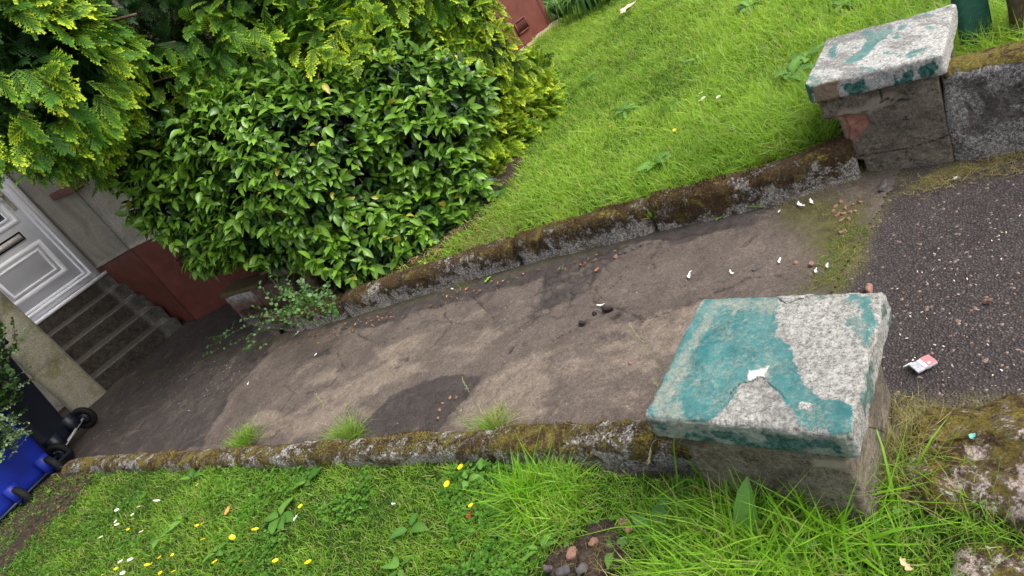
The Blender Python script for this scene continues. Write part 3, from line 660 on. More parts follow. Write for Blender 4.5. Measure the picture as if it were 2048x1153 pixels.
isL = Nn[:, 0] < -.3; yy = V[:, 1] + .012 * fbm(V, 20, 3, 5); zz = z0 + .008 * fbm(V, 24, 3, 6)
# lower part set back, with the corner broken away
brk = sm(sdist(yy, zz, [(.24, .265), (.12, .275), (.055, .255), (.045, .215), (.09, .18), (.145, .16), (.24, .16)]), -.012, .012)
low = sm(zz, .275, .265)
inset = np.where(V[:, 1] > .09, low * .055 * sm(V[:, 1], .09, .14), 0)
V[:, 1] -= inset
foot = sm(zz, .075, .06) * sm(V[:, 1], .05, .12) * .05; V[:, 1] -= foot
hole = sm(sdist(yy, zz, [(-.065, .335), (-.02, .335), (-.015, .29), (-.075, .285), (-.10, .30)]), -.005, .008)
V = V + Nn * (.006 * fbm(V, 5, 4, 71) + .0025 * fbm(V, 55, 3, 72) - (brk * .026 + hole * .02) * isL * (1 + .5 * fbm(V, 40, 3, 8)))[:, None]
pale = np.maximum(hole * .5, sm(ldist(yy, zz, [(.13, .285), (.05, .275), (.02, .30), (-.03, .31)]), .03, .012) * .8) * isL
crk = np.maximum(sm(ldist(yy, zz, [(-.02, .37), (-.015, .335), (-.01, .30), (-.09, .285), (-.11, .29)]), .004, .001), sm(ldist(yy, zz, [(.17, .085), (.05, .08), (-.10, .09), (-.21, .11)]), .004, .001)) * isL
crk = np.maximum(crk, sm(np.abs(zz - .272), .004, .001) * (V[:, 1] > .02) * isL * .8)
V[:, :2] = V[:, :2] @ np.array([PX, PY])
ob('shaft', V + [0, 0, -.12], F, M['shaft'], root, smooth=True, attrs=dict(brick=brk * isL * (fbm(V, 9, 3, 4) > -.5), pale=pale, crack=crk))

# ================================================================== STREET WALLS
def pil3(V, o): return place(V, o, PX, PY)
# far wall, running right from the far pillar
V, F, Nn = rbox((.15, 4.2, .56), .035, .014)
V = V + Nn * (.014 * fbm(V, 5, 4, 81) + .006 * fbm(V, 30, 3, 82))[:, None]
mo = sm(V[:, 2] + .02 * fbm(V, 9, 3, 4), .525, .56) * (.9 + .5 * fbm(V, 5, 3, 1)) + .15 + .3 * fbm(V, 4, 3, 8)
o = ob('garden_wall', pil3(V, [*(pil(2.735, .655 - .203 - 2.1)), -.20]), F, M['oldwall'], smooth=True, attrs=dict(moss=mo)); tag(o, 'pitted grey wall with orange moss on top, right of the broken gate pillar', 'wall')
WTOP = .36
# ruined near wall
V, F, Nn = rbox((.40, 3.4, .45), .05, .012)
V = V + Nn * (.034 * fbm(V, 5, 4, 91) + .030 * fbm(V, 13, 4, 92) + .010 * fbm(V, 48, 3, 93))[:, None]
V[:, 0] += .07 * fbm(V * [0, 1, 0], 3.1, 3, 94) * (V[:, 0] > -.05) - .03 * sm(V[:, 1], 1.45, 1.7) * (V[:, 0] > 0)
V[:, 2] -= .085 * sm(V[:, 0], -.02, .20) * (V[:, 2] > .3) + .03 * sm(V[:, 1], 1.3, 1.7) * (V[:, 2] > .3)
mo = .42 + .45 * fbm(V, 3.3, 4, 7) + .35 * sm(V[:, 1], 1.25, 1.65) - .25 * sm(V[:, 0], .05, -.2)
o = ob('ruined_wall', pil3(V, [*(pil(1.225, .425 - 1.7)), -.335]), F, M['rubble'], smooth=True, attrs=dict(moss=mo)); tag(o, 'crumbling low wall stump covered in moss and lichen, right of the near teal-capped pillar', 'wall')
c_ = UZ(1905, 1062, .06); cc = np.array([c_[0] @ PX if False else c_[0] * PX[0] + c_[1] * PX[1], c_[0] * PY[0] + c_[1] * PY[1]])
V, F, Nn = rbox((.34, .60, .30), .045, .010)
V = V + Nn * (.022 * fbm(V, 5, 4, 95) + .008 * fbm(V, 22, 4, 96))[:, None]
STC = pil(cc[0] - .17, cc[1] - .30)
o = ob('stone_block', pil3(V, [*STC, -.235]), F, M['rubble'], smooth=True, attrs=dict(moss=.35 + .6 * fbm(V, 4, 3, 3) - .25 * sm(V[:, 0], .1, -.1))); tag(o, 'white-lichened stone block in the grass at the bottom right corner', 'stone block')

# low brick wall at the house end of the right kerb
kerb('concrete_kerb', LU([(606, 663), (560, 662), (520, 655), (492, 648)]), .13, .13, .045, M['kerb'], 1, 'reddish stained kerb length in front of the low brick wall', seed=14, fuzz=0, mosslow=.9)
wc = U(512, 632)[:2]
root = empty('low_wall', (wc[0], wc[1], -.25), 'low mossy-topped brick wall end beside the trailing green sprigs', 'wall')
def KN(V, o): return place(V, o, K, N)
A = np.array(SN(4.62, 3.27)); off = np.array([wc[0], wc[1], -.25])
V, F, Nn = rbox((.80, .17, .46), .012, .011); V = V + Nn * (.008 * fbm(V, 8, 4, 101) + .003 * fbm(V, 45, 3, 102))[:, None]
pl = sm(V[:, 2], .34, .46) * sm(V[:, 0], .0, .1) + .3 * (fbm(V, 9, 3, 1) > .2); ck = sm(np.abs(V[:, 0] - .02 + .3 * 0), .006, .001) * (Nn[:, 1] < -.3)
ob('brickwork', KN(V, [*A, -.40]) - off, F, M['brickwall'], root, smooth=True, attrs=dict(pale=pl, moss=0 * pl, crack=ck))
V, F, Nn = rbox((.50, .20, .045), .010, .009); V = V + Nn * (.010 * fbm(V, 10, 4, 103))[:, None]
ob('coping', KN(V, [*(A + K * .17 + N * .01), .055]) - off, F, M['brickwall'], root, smooth=True, attrs=dict(pale=0 * V[:, 0], moss=.6 + .5 * fbm(V, 14, 3, 2), crack=0 * V[:, 0]))

# ================================================================== HOUSE
HO = HX * 1.45 + HY * 5.97
house = empty('house', (HO[0], HO[1], -.2), 'house with roughcast walls over a dark red painted base, white door up the steps', 'house')
HOFF = np.array([HO[0], HO[1], -.2])
def hp(P):                              # house coordinates (x along front, y depth, z) -> relative to the house empty
    P = np.asarray(P, float); return np.stack([P[:, 0] * HX[0] + P[:, 1] * HY[0], P[:, 0] * HX[1] + P[:, 1] * HY[1], P[:, 2]], 1) - HOFF
def wallsheet(name, p0, p1, z0a, z1a, z0b, z1b, th, nrm, mat, res=.03, amp=.004, seed=0):
    """slab between house points p0->p1, heights (z0a..z1a) at p0 and (z0b..z1b) at p1, outward normal nrm (house coords)"""
    p0 = np.array(p0, float); p1 = np.array(p1, float); L = np.linalg.norm(p1 - p0); nu = max(2, int(L / res)); nv = max(2, int((z1a - z0a) / res))
    u, v = np.meshgrid(np.linspace(0, 1, nu), np.linspace(0, 1, nv), indexing='ij'); u = u.ravel(); v = v.ravel()
    xy = p0 + (p1 - p0) * u[:, None]; zlo = z0a + (z0b - z0a) * u; zhi = z1a + (z1b - z1a) * u; z = zlo + (zhi - zlo) * v
    Pf = np.stack([xy[:, 0], xy[:, 1], z], 1); dd = amp * fbm(Pf, 4, 3, seed); n3 = np.array([*nrm, 0.])
    Fr = Pf + n3 * dd[:, None]; Bk = Pf - n3 * th; nV = len(Pf)
    F = grid_faces(nu, nv); V = np.concatenate([Fr, Bk]); i = np.arange(nu - 1); j = np.arange(nv - 1)
    side = []
    for a in (i * nv, i * nv + nv - 1): side.append(np.stack([a, a + nv, a + nv + nV, a + nV], 1))
    for a in (j, (nu - 1) * nv + j): side.append(np.stack([a, a + 1, a + 1 + nV, a + nV], 1))
    W = hp(V); F = np.concatenate([F, F[:, ::-1] + nV] + side)
    o = ob(name, W, F, mat, house, smooth=False); return o
YD = 8.15; FX1 = 6.95; FY = 5.97
def zon(px, py, a, b_):                 # height at which a photo point meets the vertical wall a-b
    d = ray(px, py); hx = d[0] * HX[0] + d[1] * HX[1]; hy = d[0] * HY[0] + d[1] * HY[1]; nx, ny = -(b_[1] - a[1]), b_[0] - a[0]
    return H + d[2] * (a[0] * nx + a[1] * ny) / (hx * nx + hy * ny)
WP = [(1.345, 8.35), (1.50, 7.05), (2.02, 6.32), (3.3, 5.97)]
zA = .50; zB = zon(252, 500, WP[0], WP[1]); zC = zon(345, 458, WP[1], WP[2])
def wn_(a, b_): t = np.array(b_) - np.array(a); t = t / np.linalg.norm(t); return (t[1], -t[0]) if (t[1] * -1 + -t[0] * -1) > 0 or t[1] < 0 else (-t[1], t[0])
for (a, b_, za, zb_) in ((WP[0], WP[1], zA, zB), (WP[1], WP[2], zB, zC), (WP[2], WP[3], zC, .78)):
    wallsheet('plinth', a, b_, -.5, za, -.5, zb_, .1, wn_(a, b_), M['red'], seed=1)
    q_ = np.array(wn_(a, b_)) * .015; wallsheet('roughcast_wall', tuple(np.array(a) + q_), tuple(np.array(b_) + q_), za, 5.2, zb_, 5.2, .1, wn_(a, b_), M['harl'], res=.05, seed=3)
wallsheet('plinth', (3.3, FY), (FX1, FY), -.5, .78, -.5, .80, .1, (0, -1), M['red'], seed=2)
wallsheet('plinth', (FX1, FY), (FX1, 12), -.5, .78, -.5, .80, .1, (1, 0), M['red'], res=.2, seed=2)
wallsheet('roughcast_wall', (3.3, FY - .015), (FX1 + .015, FY - .015), .78, 5.2, .80, 5.2, .1, (0, -1), M['harl'], res=.08, seed=4)
wallsheet('roughcast_wall', (FX1 + .015, FY), (FX1 + .015, 12), .78, 5.2, .80, 5.2, .1, (1, 0), M['harl'], res=.2, seed=4)
wallsheet('roughcast_wall', (-3.2, YD + .06), (.40, YD + .06), -.5, 5.2, -.5, 5.2, .12, (0, -1), M['harl'], res=.1, seed=5)
wallsheet('roughcast_wall', (.40, YD + .06), (1.44, YD + .06), 2.52, 5.2, 2.52, 5.2, .12, (0, -1), M['harl'], res=.1, seed=6)
# rough stone foot showing at the front corner
b = MB(); V, F, Nn = rbox((2.6, .12, .26), .03, .02); V = V + Nn * (.035 * fbm(V, 7, 4, 9))[:, None]
ob('rough_footing', hp(V + [5.78, FY - .03, -.26]), F, simple('rough_footing', (.34, .27, .20), .95, .1, .35, 30, .7, .01), house, smooth=True)
# air bricks
def airbrick(c, ax, nrm):
    b = MB(); c = np.array(c, float); a3 = np.array([*ax, 0.]); n3 = np.array([*nrm, 0.])
    def bx(o, d, m): m.box(c + a3 * o[0] + n3 * o[1] + np.array([0, 0, o[2]]), d, a3, np.cross([0, 0, 1.], a3))
    f = MB()
    for s_ in (-1, 1): bx((s_ * .105, .004, 0), (.016, .03, .155), f); bx((0, .004, s_ * .070), (.194, .03, .016), f)
    for k in range(-5, 6): bx((k * .0175, .002, 0), (.006, .02, .123), f)
    V = np.concatenate(f.V); f.V = [hp(V)]; f.C = [np.concatenate(f.C)]
    g_ = f.build('air_brick', M['red'], house)
    h = MB(); bx((0, -.001, 0), (.194, .012, .123), h); h.V = [hp(np.concatenate(h.V))]; h.build('vent_gap', M['black'], g_)
aw = np.array(WP[1]); bw = np.array(WP[2]); tw = (bw - aw) / np.linalg.norm(bw - aw); d_ = ray(377, 522); hx_ = np.array([d_[0] * HX[0] + d_[1] * HX[1], d_[0] * HY[0] + d_[1] * HY[1]]); nw = np.array([tw[1], -tw[0]])
tt_ = (aw @ nw) / (hx_ @ nw); airbrick((*(hx_ * tt_), H + d_[2] * tt_), tuple(tw), tuple(np.array(wn_(WP[1], WP[2]))))
q = UH(1042, 52, y=FY); airbrick((q[0], FY, q[2]), (1, 0), (0, -1))
# a red sill under a side window
q = UH(120, 386, x=1.50); sy, sz = min(q[1], 8.05), q[2]
b = MB(); V, F, Nn = rbox((.10, .95, .065), .008, .02); V = V + [1.45, sy - .50, sz - .03]
wn = ob('window', hp(V + [0, 0, 0]), F, M['red'], house, smooth=True); wn.name = 'window_sill'
b = MB(); b.box((1.50, sy - .50, sz + .64), (.10, .85, 1.08)); b.V = [hp(np.concatenate(b.V))]; wf = b.build('window', M['white'], house)
b = MB(); b.box((1.444, sy - .50, sz + .64), (.012, .74, .96)); b.V = [hp(np.concatenate(b.V))]; b.build('pane', M['glass'], wf)
for xx in (5.3,):
    b = MB(); b.box((xx, FY - .03, 1.75), (1.3, .05, 1.35)); b.V = [hp(np.concatenate(b.V))]; wf = b.build('window', M['white'], house)
    b = MB(); [b.box((xx + k * .32, FY - .06, 1.75), (.56, .012, 1.2)) for k in (-1, 1)]; b.V = [hp(np.concatenate(b.V))]; b.build('pane', M['glass'], wf)
# roof
b = MB(); xs = (-3.5, 7.3); V = [(x_, y_, z_) for x_ in xs for y_, z_ in ((5.6, 5.15), (9.0, 7.6), (12.4, 5.15), (12.4, 5.0), (9.0, 7.4), (5.6, 5.0))]
b.add(hp(np.array(V)), [np.array([[0, 6, 7, 1], [1, 7, 8, 2], [2, 8, 9, 3], [3, 9, 10, 4], [4, 10, 11, 5], [5, 11, 6, 0], [0, 1, 4, 5], [1, 2, 3, 4], [6, 11, 10, 7], [7, 10, 9, 8]])]); b.build('roof', M['roof'], house)
# door, seen down to its sill
d0 = UH(195, 550, y=YD); DZ = d0[2]; DR = d0[0] + .02; DL = DR - .98; DT = DZ + 2.08
def hbox(b, x0, x1, y0, y1, z0, z1): b.box(((x0 + x1) / 2, (y0 + y1) / 2, (z0 + z1) / 2), (x1 - x0, y1 - y0, z1 - z0))
def hbuild(b, name, mat, parent=None):
    b.V = [hp(np.concatenate(b.V))]; b.C = [np.concatenate(b.C)]; return b.build(name, mat, parent or house)
def bar_frame(b, x0, x1, z0, z1, wd, y0, y1):   # mitred raised frame with sloping faces
    xs = [(x0, x1, z0, z1, y1), (x0 + wd * .3, x1 - wd * .3, z0 + wd * .3, z1 - wd * .3, y0), (x0 + wd * .7, x1 - wd * .7, z0 + wd * .7, z1 - wd * .7, y0), (x0 + wd, x1 - wd, z0 + wd, z1 - wd, y1)]
    V = []; F = []
    for a0, a1, c0, c1, yy in xs: V += [(a0, yy, c0), (a1, yy, c0), (a1, yy, c1), (a0, yy, c1)]
    for k in range(3):
        for j in range(4): F.append([k * 4 + j, k * 4 + (j + 1) % 4, k * 4 + 4 + (j + 1) % 4, k * 4 + 4 + j])
    b.add(V, np.array(F))
fb = MB()
for (a0, a1, c0, c1) in ((DL, DL + .085, DZ, DT), (DR - .085, DR, DZ, DT), (DL + .085, DR - .085, DT - .085, DT), (DL + .085, DR - .085, DZ, DZ + .075)): hbox(fb, a0, a1, YD - .055, YD + .03, c0, c1)
bar_frame(fb, DL + .045, DR - .045, DZ + .045, DT - .045, .030, YD - .075, YD - .056)
hbox(fb, DL - .02, DR + .06, YD - .11, YD - .055, DZ - .035, DZ)
hbuild(fb, 'door_frame', M['white'])
lb = MB(); hbox(lb, DL + .085, DR - .085, YD - .020, YD + .02, DZ + .075, DT - .085)
bar_frame(lb, DL + .088, DR - .088, DZ + .078, DT - .088, .030, YD - .036, YD - .021)
px0, px1 = DL + .215, DR - .215
bar_frame(lb, px0 - .03, px1 + .03, DZ + .20, DZ + .60, .045, YD - .040, YD - .021); bar_frame(lb, px0 + .035, px1 - .035, DZ + .265, DZ + .535, .026, YD - .036, YD - .021)
bar_frame(lb, px0 - .03, px1 + .03, DZ + .82, DZ + 1.85, .045, YD - .040, YD - .021); bar_frame(lb, px0 + .035, px1 - .035, DZ + .885, DZ + 1.785, .026, YD - .036, YD - .021)
door = hbuild(lb, 'door', M['white'])
gl = MB(); hbox(gl, px0 + .062, px1 - .062, YD - .026, YD - .0212, DZ + .915, DZ + 1.76); hbuild(gl, 'door_glass', M['glass'], door)
lt = MB(); bar_frame(lt, px0 + .05, px1 - .05, DZ + .665, DZ + .755, .016, YD - .037, YD - .021); hbuild(lt, 'letterbox', M['black'], door)
lt = MB(); hbox(lt, px0 + .068, px1 - .068, YD - .030, YD - .0215, DZ + .686, DZ + .736); hbuild(lt, 'letterbox_flap', M['bruise'], door)
hd = MB(); hx = DR - .148; V, F, Nn = rbox((.036, .012, .25), .0058, .006); V = V + [hx, YD - .030, DZ + .93]; hd.add(V, F)
hd.tube([(hx, YD - .03, DZ + 1.10), (hx, YD - .07, DZ + 1.10), (hx - .015, YD - .078, DZ + 1.10), (hx - .12, YD - .078, DZ + 1.095)], .009, 10)
hbuild(hd, 'door_handle', M['bronze'], door)
# porch column and canopy
colP = U(214, 784); q0 = np.array([colP[0] @ HX if False else colP[0] * HX[0] + colP[1] * HX[1], colP[0] * HY[0] + colP[1] * HY[1]])
CXR, CY0 = q0[0] + .01, q0[1]
V, F, Nn = rbox((.32, .34, 3.35), .075, .02); V = V + Nn * (.006 * fbm(V, 4, 3, 111))[:, None]
gr = sm(np.abs(V[:, 0] - .06 - .03 * np.sin(V[:, 2] * .9)), .022, .004) * (Nn[:, 1] < -.5); V[:, 1] -= .012 * gr
cc = ob('porch_column', hp(V + [CXR - .16, CY0 + .17, -.45]), F, M['column'], house, smooth=True)
b = MB(); hbox(b, CXR - .30, CXR - .12, CY0 + .02, YD + .02, 2.90, 3.05); hbuild(b, 'porch_beam', M['harl'])
# steps
sb = U(372, 645); s0 = np.array([sb[0] * HX[0] + sb[1] * HX[1], sb[0] * HY[0] + sb[1] * HY[1], sb[2]])
NST = 4; TOP = DZ - .012; zb = s0[2]; rise = (TOP - zb) / 5; tread = (YD - .10 - s0[1]) / 4.0
steps = empty('entrance_steps', (*(HX * .95 + HY * (s0[1] + .4)), -.3), 'four dark stained concrete steps rising to the white door', 'steps')
soff = np.array([*(HX * .95 + HY * (s0[1] + .4)), -.3])
for k in range(5):
    y0 = s0[1] + tread * k; z1 = zb + rise * (k + 1); dep = (YD + .02 - y0) if k == 4 else tread + .05
    wd = 1.405 - (CXR + .02); h_ = rise + (.06 if k else .25)
    xe = 1.43 - .0 * k
    V, F, Nn = rbox((xe - (CXR - .02), dep, h_), .012, .011)
    V = V + Nn * (.006 * fbm(V + k * 3.1, 7, 4, 120) + .002 * fbm(V, 50, 3, 121))[:, None]
    xl = V[:, 0] + (xe - (CXR - .02)) / 2; fw = V[:, 1] + dep / 2; Wd = xe - (CXR - .02)
    V[:, 2] -= .05 * sm(xl, Wd - .07, Wd) * (V[:, 2] > h_ * .6)
    edge_ = sm(fw, .055, .0) * (Nn[:, 2] > .2) * .22
    pale = np.maximum(sm(xl + .02 * fbm(V, 12, 3, 2), Wd - .22, Wd - .17) * .9 * (.55 + .6 * fbm(V, 9, 3, 3)), edge_) + (Nn[:, 2] > .7) * .18
    V = V + [(xe + CXR - .02) / 2, y0 + dep / 2, z1 - h_]
    ob('step', hp(V) + HOFF - soff, F, M['step'], steps, smooth=True, attrs=dict(pale=np.clip(pale, 0, 1)))

# ================================================================== WHEELED BINS
def bin_(label, pR, pL, mat, h=1.02, wd=.56, dp=.68, wx=None):
    """pR, pL: photo pixels of the wheels' ground contact, right and left"""
    a = U(*pR); b2 = U(*pL); c0 = (a + b2) / 2; ax = (a - b2)[:2]; ax /= np.linalg.norm(ax); ay = np.array([-ax[1], ax[0]])   # ay away from the path
    if ay @ np.array([-1, 0]) < 0: ay = -ay
    zg = float(gz(c0[0], c0[1])); root = empty('wheeled_bin', (c0[0], c0[1], zg), label, 'wheeled bin')
    def L3(V): V = np.asarray(V, float); W = np.zeros_like(V); W[:, 0] = V[:, 0] * ax[0] + V[:, 1] * ay[0]; W[:, 1] = V[:, 0] * ax[1] + V[:, 1] * ay[1]; W[:, 2] = V[:, 2]; return W
    # tapered body: back (with wheels) at y=0
    zs = np.linspace(0, 1, 16); V = []; ns = 40
    for t in zs:
        hw = (.20 + .08 * t) * wd / .56; y0 = .10 - .10 * t; y1 = (.50 + .14 * t) * dp / .68; cy = (y0 + y1) / 2; hd = (y1 - y0) / 2; r = .05
        for k in range(ns):
            th = 2 * math.pi * (k + .5) / ns; cxx, sxx = math.cos(th), math.sin(th); p_ = 7.
            rr = (abs(cxx) ** p_ + abs(sxx) ** p_) ** (-1 / p_); V.append((hw * rr * cxx, cy + hd * rr * sxx, .06 + (h - .10) * t))
    V = np.array(V); k = np.arange(ns); F = np.concatenate([np.stack([i * ns + k, i * ns + (k + 1) % ns, (i + 1) * ns + (k + 1) % ns, (i + 1) * ns + k], 1) for i in range(15)])
    nV = len(V); V = np.concatenate([V, [V[:ns].mean(0)]]); F3 = np.stack([(k + 1) % ns, k, np.full(ns, nV)], 1)
    body = ob('body', L3(V), [F, F3], mat, root, smooth=True)
    b = MB(); V, F, Nn = rbox((wd + .03, dp + .02, .05), .02, .03); V[:, 2] += h - .05 + .03 * np.cos(V[:, 1] * 3); V[:, 1] += dp / 2 - .02; b.add(V, F); b.V = [L3(np.concatenate(b.V))]; b.build('lid', mat, root, True)
    b = MB(); b.tube([(-wd / 2 + .06, -.05, h - .06), (wd / 2 - .06, -.05, h - .06)], .015, 10); [b.box((s_ * (wd / 2 - .07), -.02, h - .06), (.03, .08, .04)) for s_ in (-1, 1)]; b.V = [L3(np.concatenate(b.V))]; b.build('handle', mat, root)
    b = MB(); b.tube([(-wd / 2 + .02, .03, .10), (wd / 2 - .02, .03, .10)], .011, 10); b.V = [L3(np.concatenate(b.V))]; b.build('axle', M['metal'] if wx is None else M['navy'], root)
    b = MB(); [(MB().box(L3([(s_ * .13 + (.1 if wx else 0), .07, .15)])[0], (.09, .10, .14), [*ax, 0], [*ay, 0])).build('axle_bracket', mat, root) for s_ in (-1, 1)]
    for s_ in (-1, 1):
        b = MB(); cx_ = s_ * (wd / 2 - .015) if wx is None else wx[(s_ + 1) // 2]; th = np.linspace(0, 2 * math.pi, 29)[:-1]
        rings = [(.055, -.012), (.060, -.022), (.088, -.024), (.100, -.014), (.100, .014), (.088, .024), (.060, .022), (.055, .012)]
        V = np.array([(cx_ + o_, .03 + r * math.cos(a_), .10 + r * math.sin(a_)) for r, o_ in rings for a_ in th]); n_ = 28; k = np.arange(n_)
        F = np.concatenate([np.stack([i * n_ + k, i * n_ + (k + 1) % n_, ((i + 1) % 8) * n_ + (k + 1) % n_, ((i + 1) % 8) * n_ + k], 1) for i in range(8)])
        b.add(V, F); b.V = [L3(np.concatenate(b.V))]; wl = b.build('wheel', M['rubber'], root, True)
        b = MB(); b.tube([(cx_ - .016, .03, .10), (cx_ + .016, .03, .10)], .056, 20)
        for q_ in range(5):
            a_ = q_ * 2 * math.pi / 5; b.box((cx_ + s_ * .017, .03 + .035 * math.cos(a_), .10 + .035 * math.sin(a_)), (.006, .03, .014))
        b.V = [L3(np.concatenate(b.V))]; b.build('rim', M['navy'], wl)
    return root
bin_('dark navy wheeled bin between the porch column and the bright blue bin', (192, 850), (143, 922), M['navy'], wd=.50)
bin_('bright blue wheeled bin partly hidden behind the bush at the left edge', (128, 955), (22, 1062), M['blue'], h=1.12, wd=.84, dp=.75, wx=(-.02, .25))

# green board standing in the lawn, cut stem and tree trunk behind the far wall
pb = UZ(1964, 120, .10)
rt = empty('green_board', tuple(pb), 'upright dark green stained board standing in grass behind the far gate pillar', 'board')
b = MB(); up3 = np.array([-.04, .02, 1.]); up3 /= np.linalg.norm(up3); axx = np.array([*(K * -.5 + PX * .8), 0]); axx = np.array([.95, -.30, 0]); axx /= np.linalg.norm(axx); axx -= up3 * (axx @ up3); axx /= np.linalg.norm(axx); ayy = np.cross(up3, axx)
V, F, Nn = rbox((.118, .032, 1.5), .003, .03); V = V + Nn * (.0015 * fbm(V, 12, 3, 5))[:, None]
W = V[:, :1] * axx + V[:, 1:2] * ayy + (V[:, 2:3] - .15) * up3
board = ob('plank', W, F, M['greenpost'], rt, smooth=False)
b = MB(); b.box(axx * .0 + ayy * .035 + up3 * .8, (.07, .03, 1.2), axx, ayy); b.build('batten', M['greenpost'], rt)
st = UZ(1931, 143, .30)
b = MB(); P_ = np.array([st + [0, 0, -.3], st + [0, 0, -.12], st + [-.003, .0, -.02], st + [.004, 0, .045]]); b.tube(P_, [.012, .011, .010, .012], 10)
V = np.concatenate(b.V); V += .003 * fbm(V, 90, 3, 2)[:, None]; b.V = [V]; o = b.build('cut_stem', M['brown'], None, True); tag(o, 'short sawn brown stem sticking up beside the green board', 'stump')
tp = UZ(2062, 95, .10)
root = empty('tree', tuple(tp), 'brown mossy tree trunk at the top right corner behind the wall', 'tree')
b = MB(); P_ = np.array([[0, 0, -.2], [.02, 0, .15], [.03, .01, .5], [.05, .02, 1.0], [.08, .02, 1.6]]); PP = np.array([[np.interp(t, np.linspace(0, 1, 5), P_[:, k]) for k in range(3)] for t in np.linspace(0, 1, 50)]); b.tube(PP, np.interp(np.linspace(0, 1, 50), [0, .2, 1], [.10, .075, .055]), 26)
V = np.concatenate(b.V); d_ = V - np.array([0, 0, 0]) * 1; rr = V.copy(); rr[:, 2] = 0; V += (rr / (np.linalg.norm(rr, axis=1)[:, None] + 1e-9)) * (.022 * fbm(V * [1, 1, .4], 16, 4, 3))[:, None]; b.V = [V]; b.build('trunk', M['bark'], root, True)
for k in range(9):
    b = MB(); a_ = k * 2.4; z_ = .4 + k * .13; p0_ = np.array([.04, .02, z_]); dd = np.array([math.cos(a_) * .5, math.sin(a_) * .5, .5]); b.tube([p0_, p0_ + dd * .3, p0_ + dd * .6 + [0, 0, .1]], [.014, .009, .003], 6); b.build('branch', M['bark'], root)
# ================================================================== SHRUBS
def at(px, py, fw): return np.array([0, 0, H]) + FW * fw + CX * (px - 1024) / CF * fw - CY * (py - 576.5) / CF * fw
def shell(centres, n, amp=.12, sc=2.2, inner=0., seed=0, seam=.04):
    """points on the union of spheres, with outward normals"""
    C = np.array([at(*c[:3]) for c in centres]); R_ = np.array([c[3] for c in centres]); wgt = R_ ** 2 / (R_ ** 2).sum()
    k = RNG.choice(len(C), n, p=wgt); D = RNG.normal(size=(n, 3)); D /= np.linalg.norm(D, axis=1)[:, None]
    r = R_[k] - (RNG.uniform(0, inner, n) if inner else 0)
    Pn = C[k] + D * r[:, None]; Pn = Pn + D * (amp * fbm(Pn, sc, 3, seed))[:, None]
    dd = np.linalg.norm(Pn[:, None] - C[None], axis=2) - R_[None]; dd[np.arange(n), k] = 9
    ok = dd.min(1) > -seam - inner
    return Pn[ok], D[ok]
def house_free(P):
    hx = P[:, 0] * HX[0] + P[:, 1] * HX[1]; hy = P[:, 0] * HY[0] + P[:, 1] * HY[1]
    return ~((hx > 1.34) & (hy > 5.88))
def clear_ground(P, h=.02): return P[:, 2] > gz(P[:, 0], P[:, 1]) + h
def faces_cam(D, P, lim=-.45):
    v = np.array([0, 0, H]) - P; v /= np.linalg.norm(v, axis=1)[:, None]; return (D * v).sum(1) > lim
def sil(P, poly, amp=12, seed=0, grow=0):
    px_, py_, c_ = proj(P); j = amp * fbm(P, 5, 3, seed); return sdist(px_, py_, poly) > -grow + j
CAM = [(620, 330, 5.1, .85), (860, 260, 5.1, .72), (420, 380, 5.3, .6), (740, 460, 4.95, .47), (560, 450, 5.0, .45), (640, 180, 5.2, .8), (945, 370, 4.95, .46), (860, 450, 4.85, .36), (330, 400, 5.4, .45), (460, 250, 5.2, .6), (680, 520, 4.7, .22), (930, 180, 5.1, .5)]
CAMPOLY = [(205, 300), (250, 235), (330, 210), (400, 190), (450, 150), (560, 125), (640, 118), (700, 100), (720, 60), (800, 70), (880, 100), (940, 110), (985, 170), (985, 240), (950, 300), (1000, 350), (1050, 392), (1005, 440), (945, 482), (895, 520), (820, 565), (760, 590), (700, 592), (680, 560), (640, 545), (560, 555), (520, 545), (480, 530), (440, 545), (395, 538), (330, 495), (262, 445), (228, 385), (205, 350)]
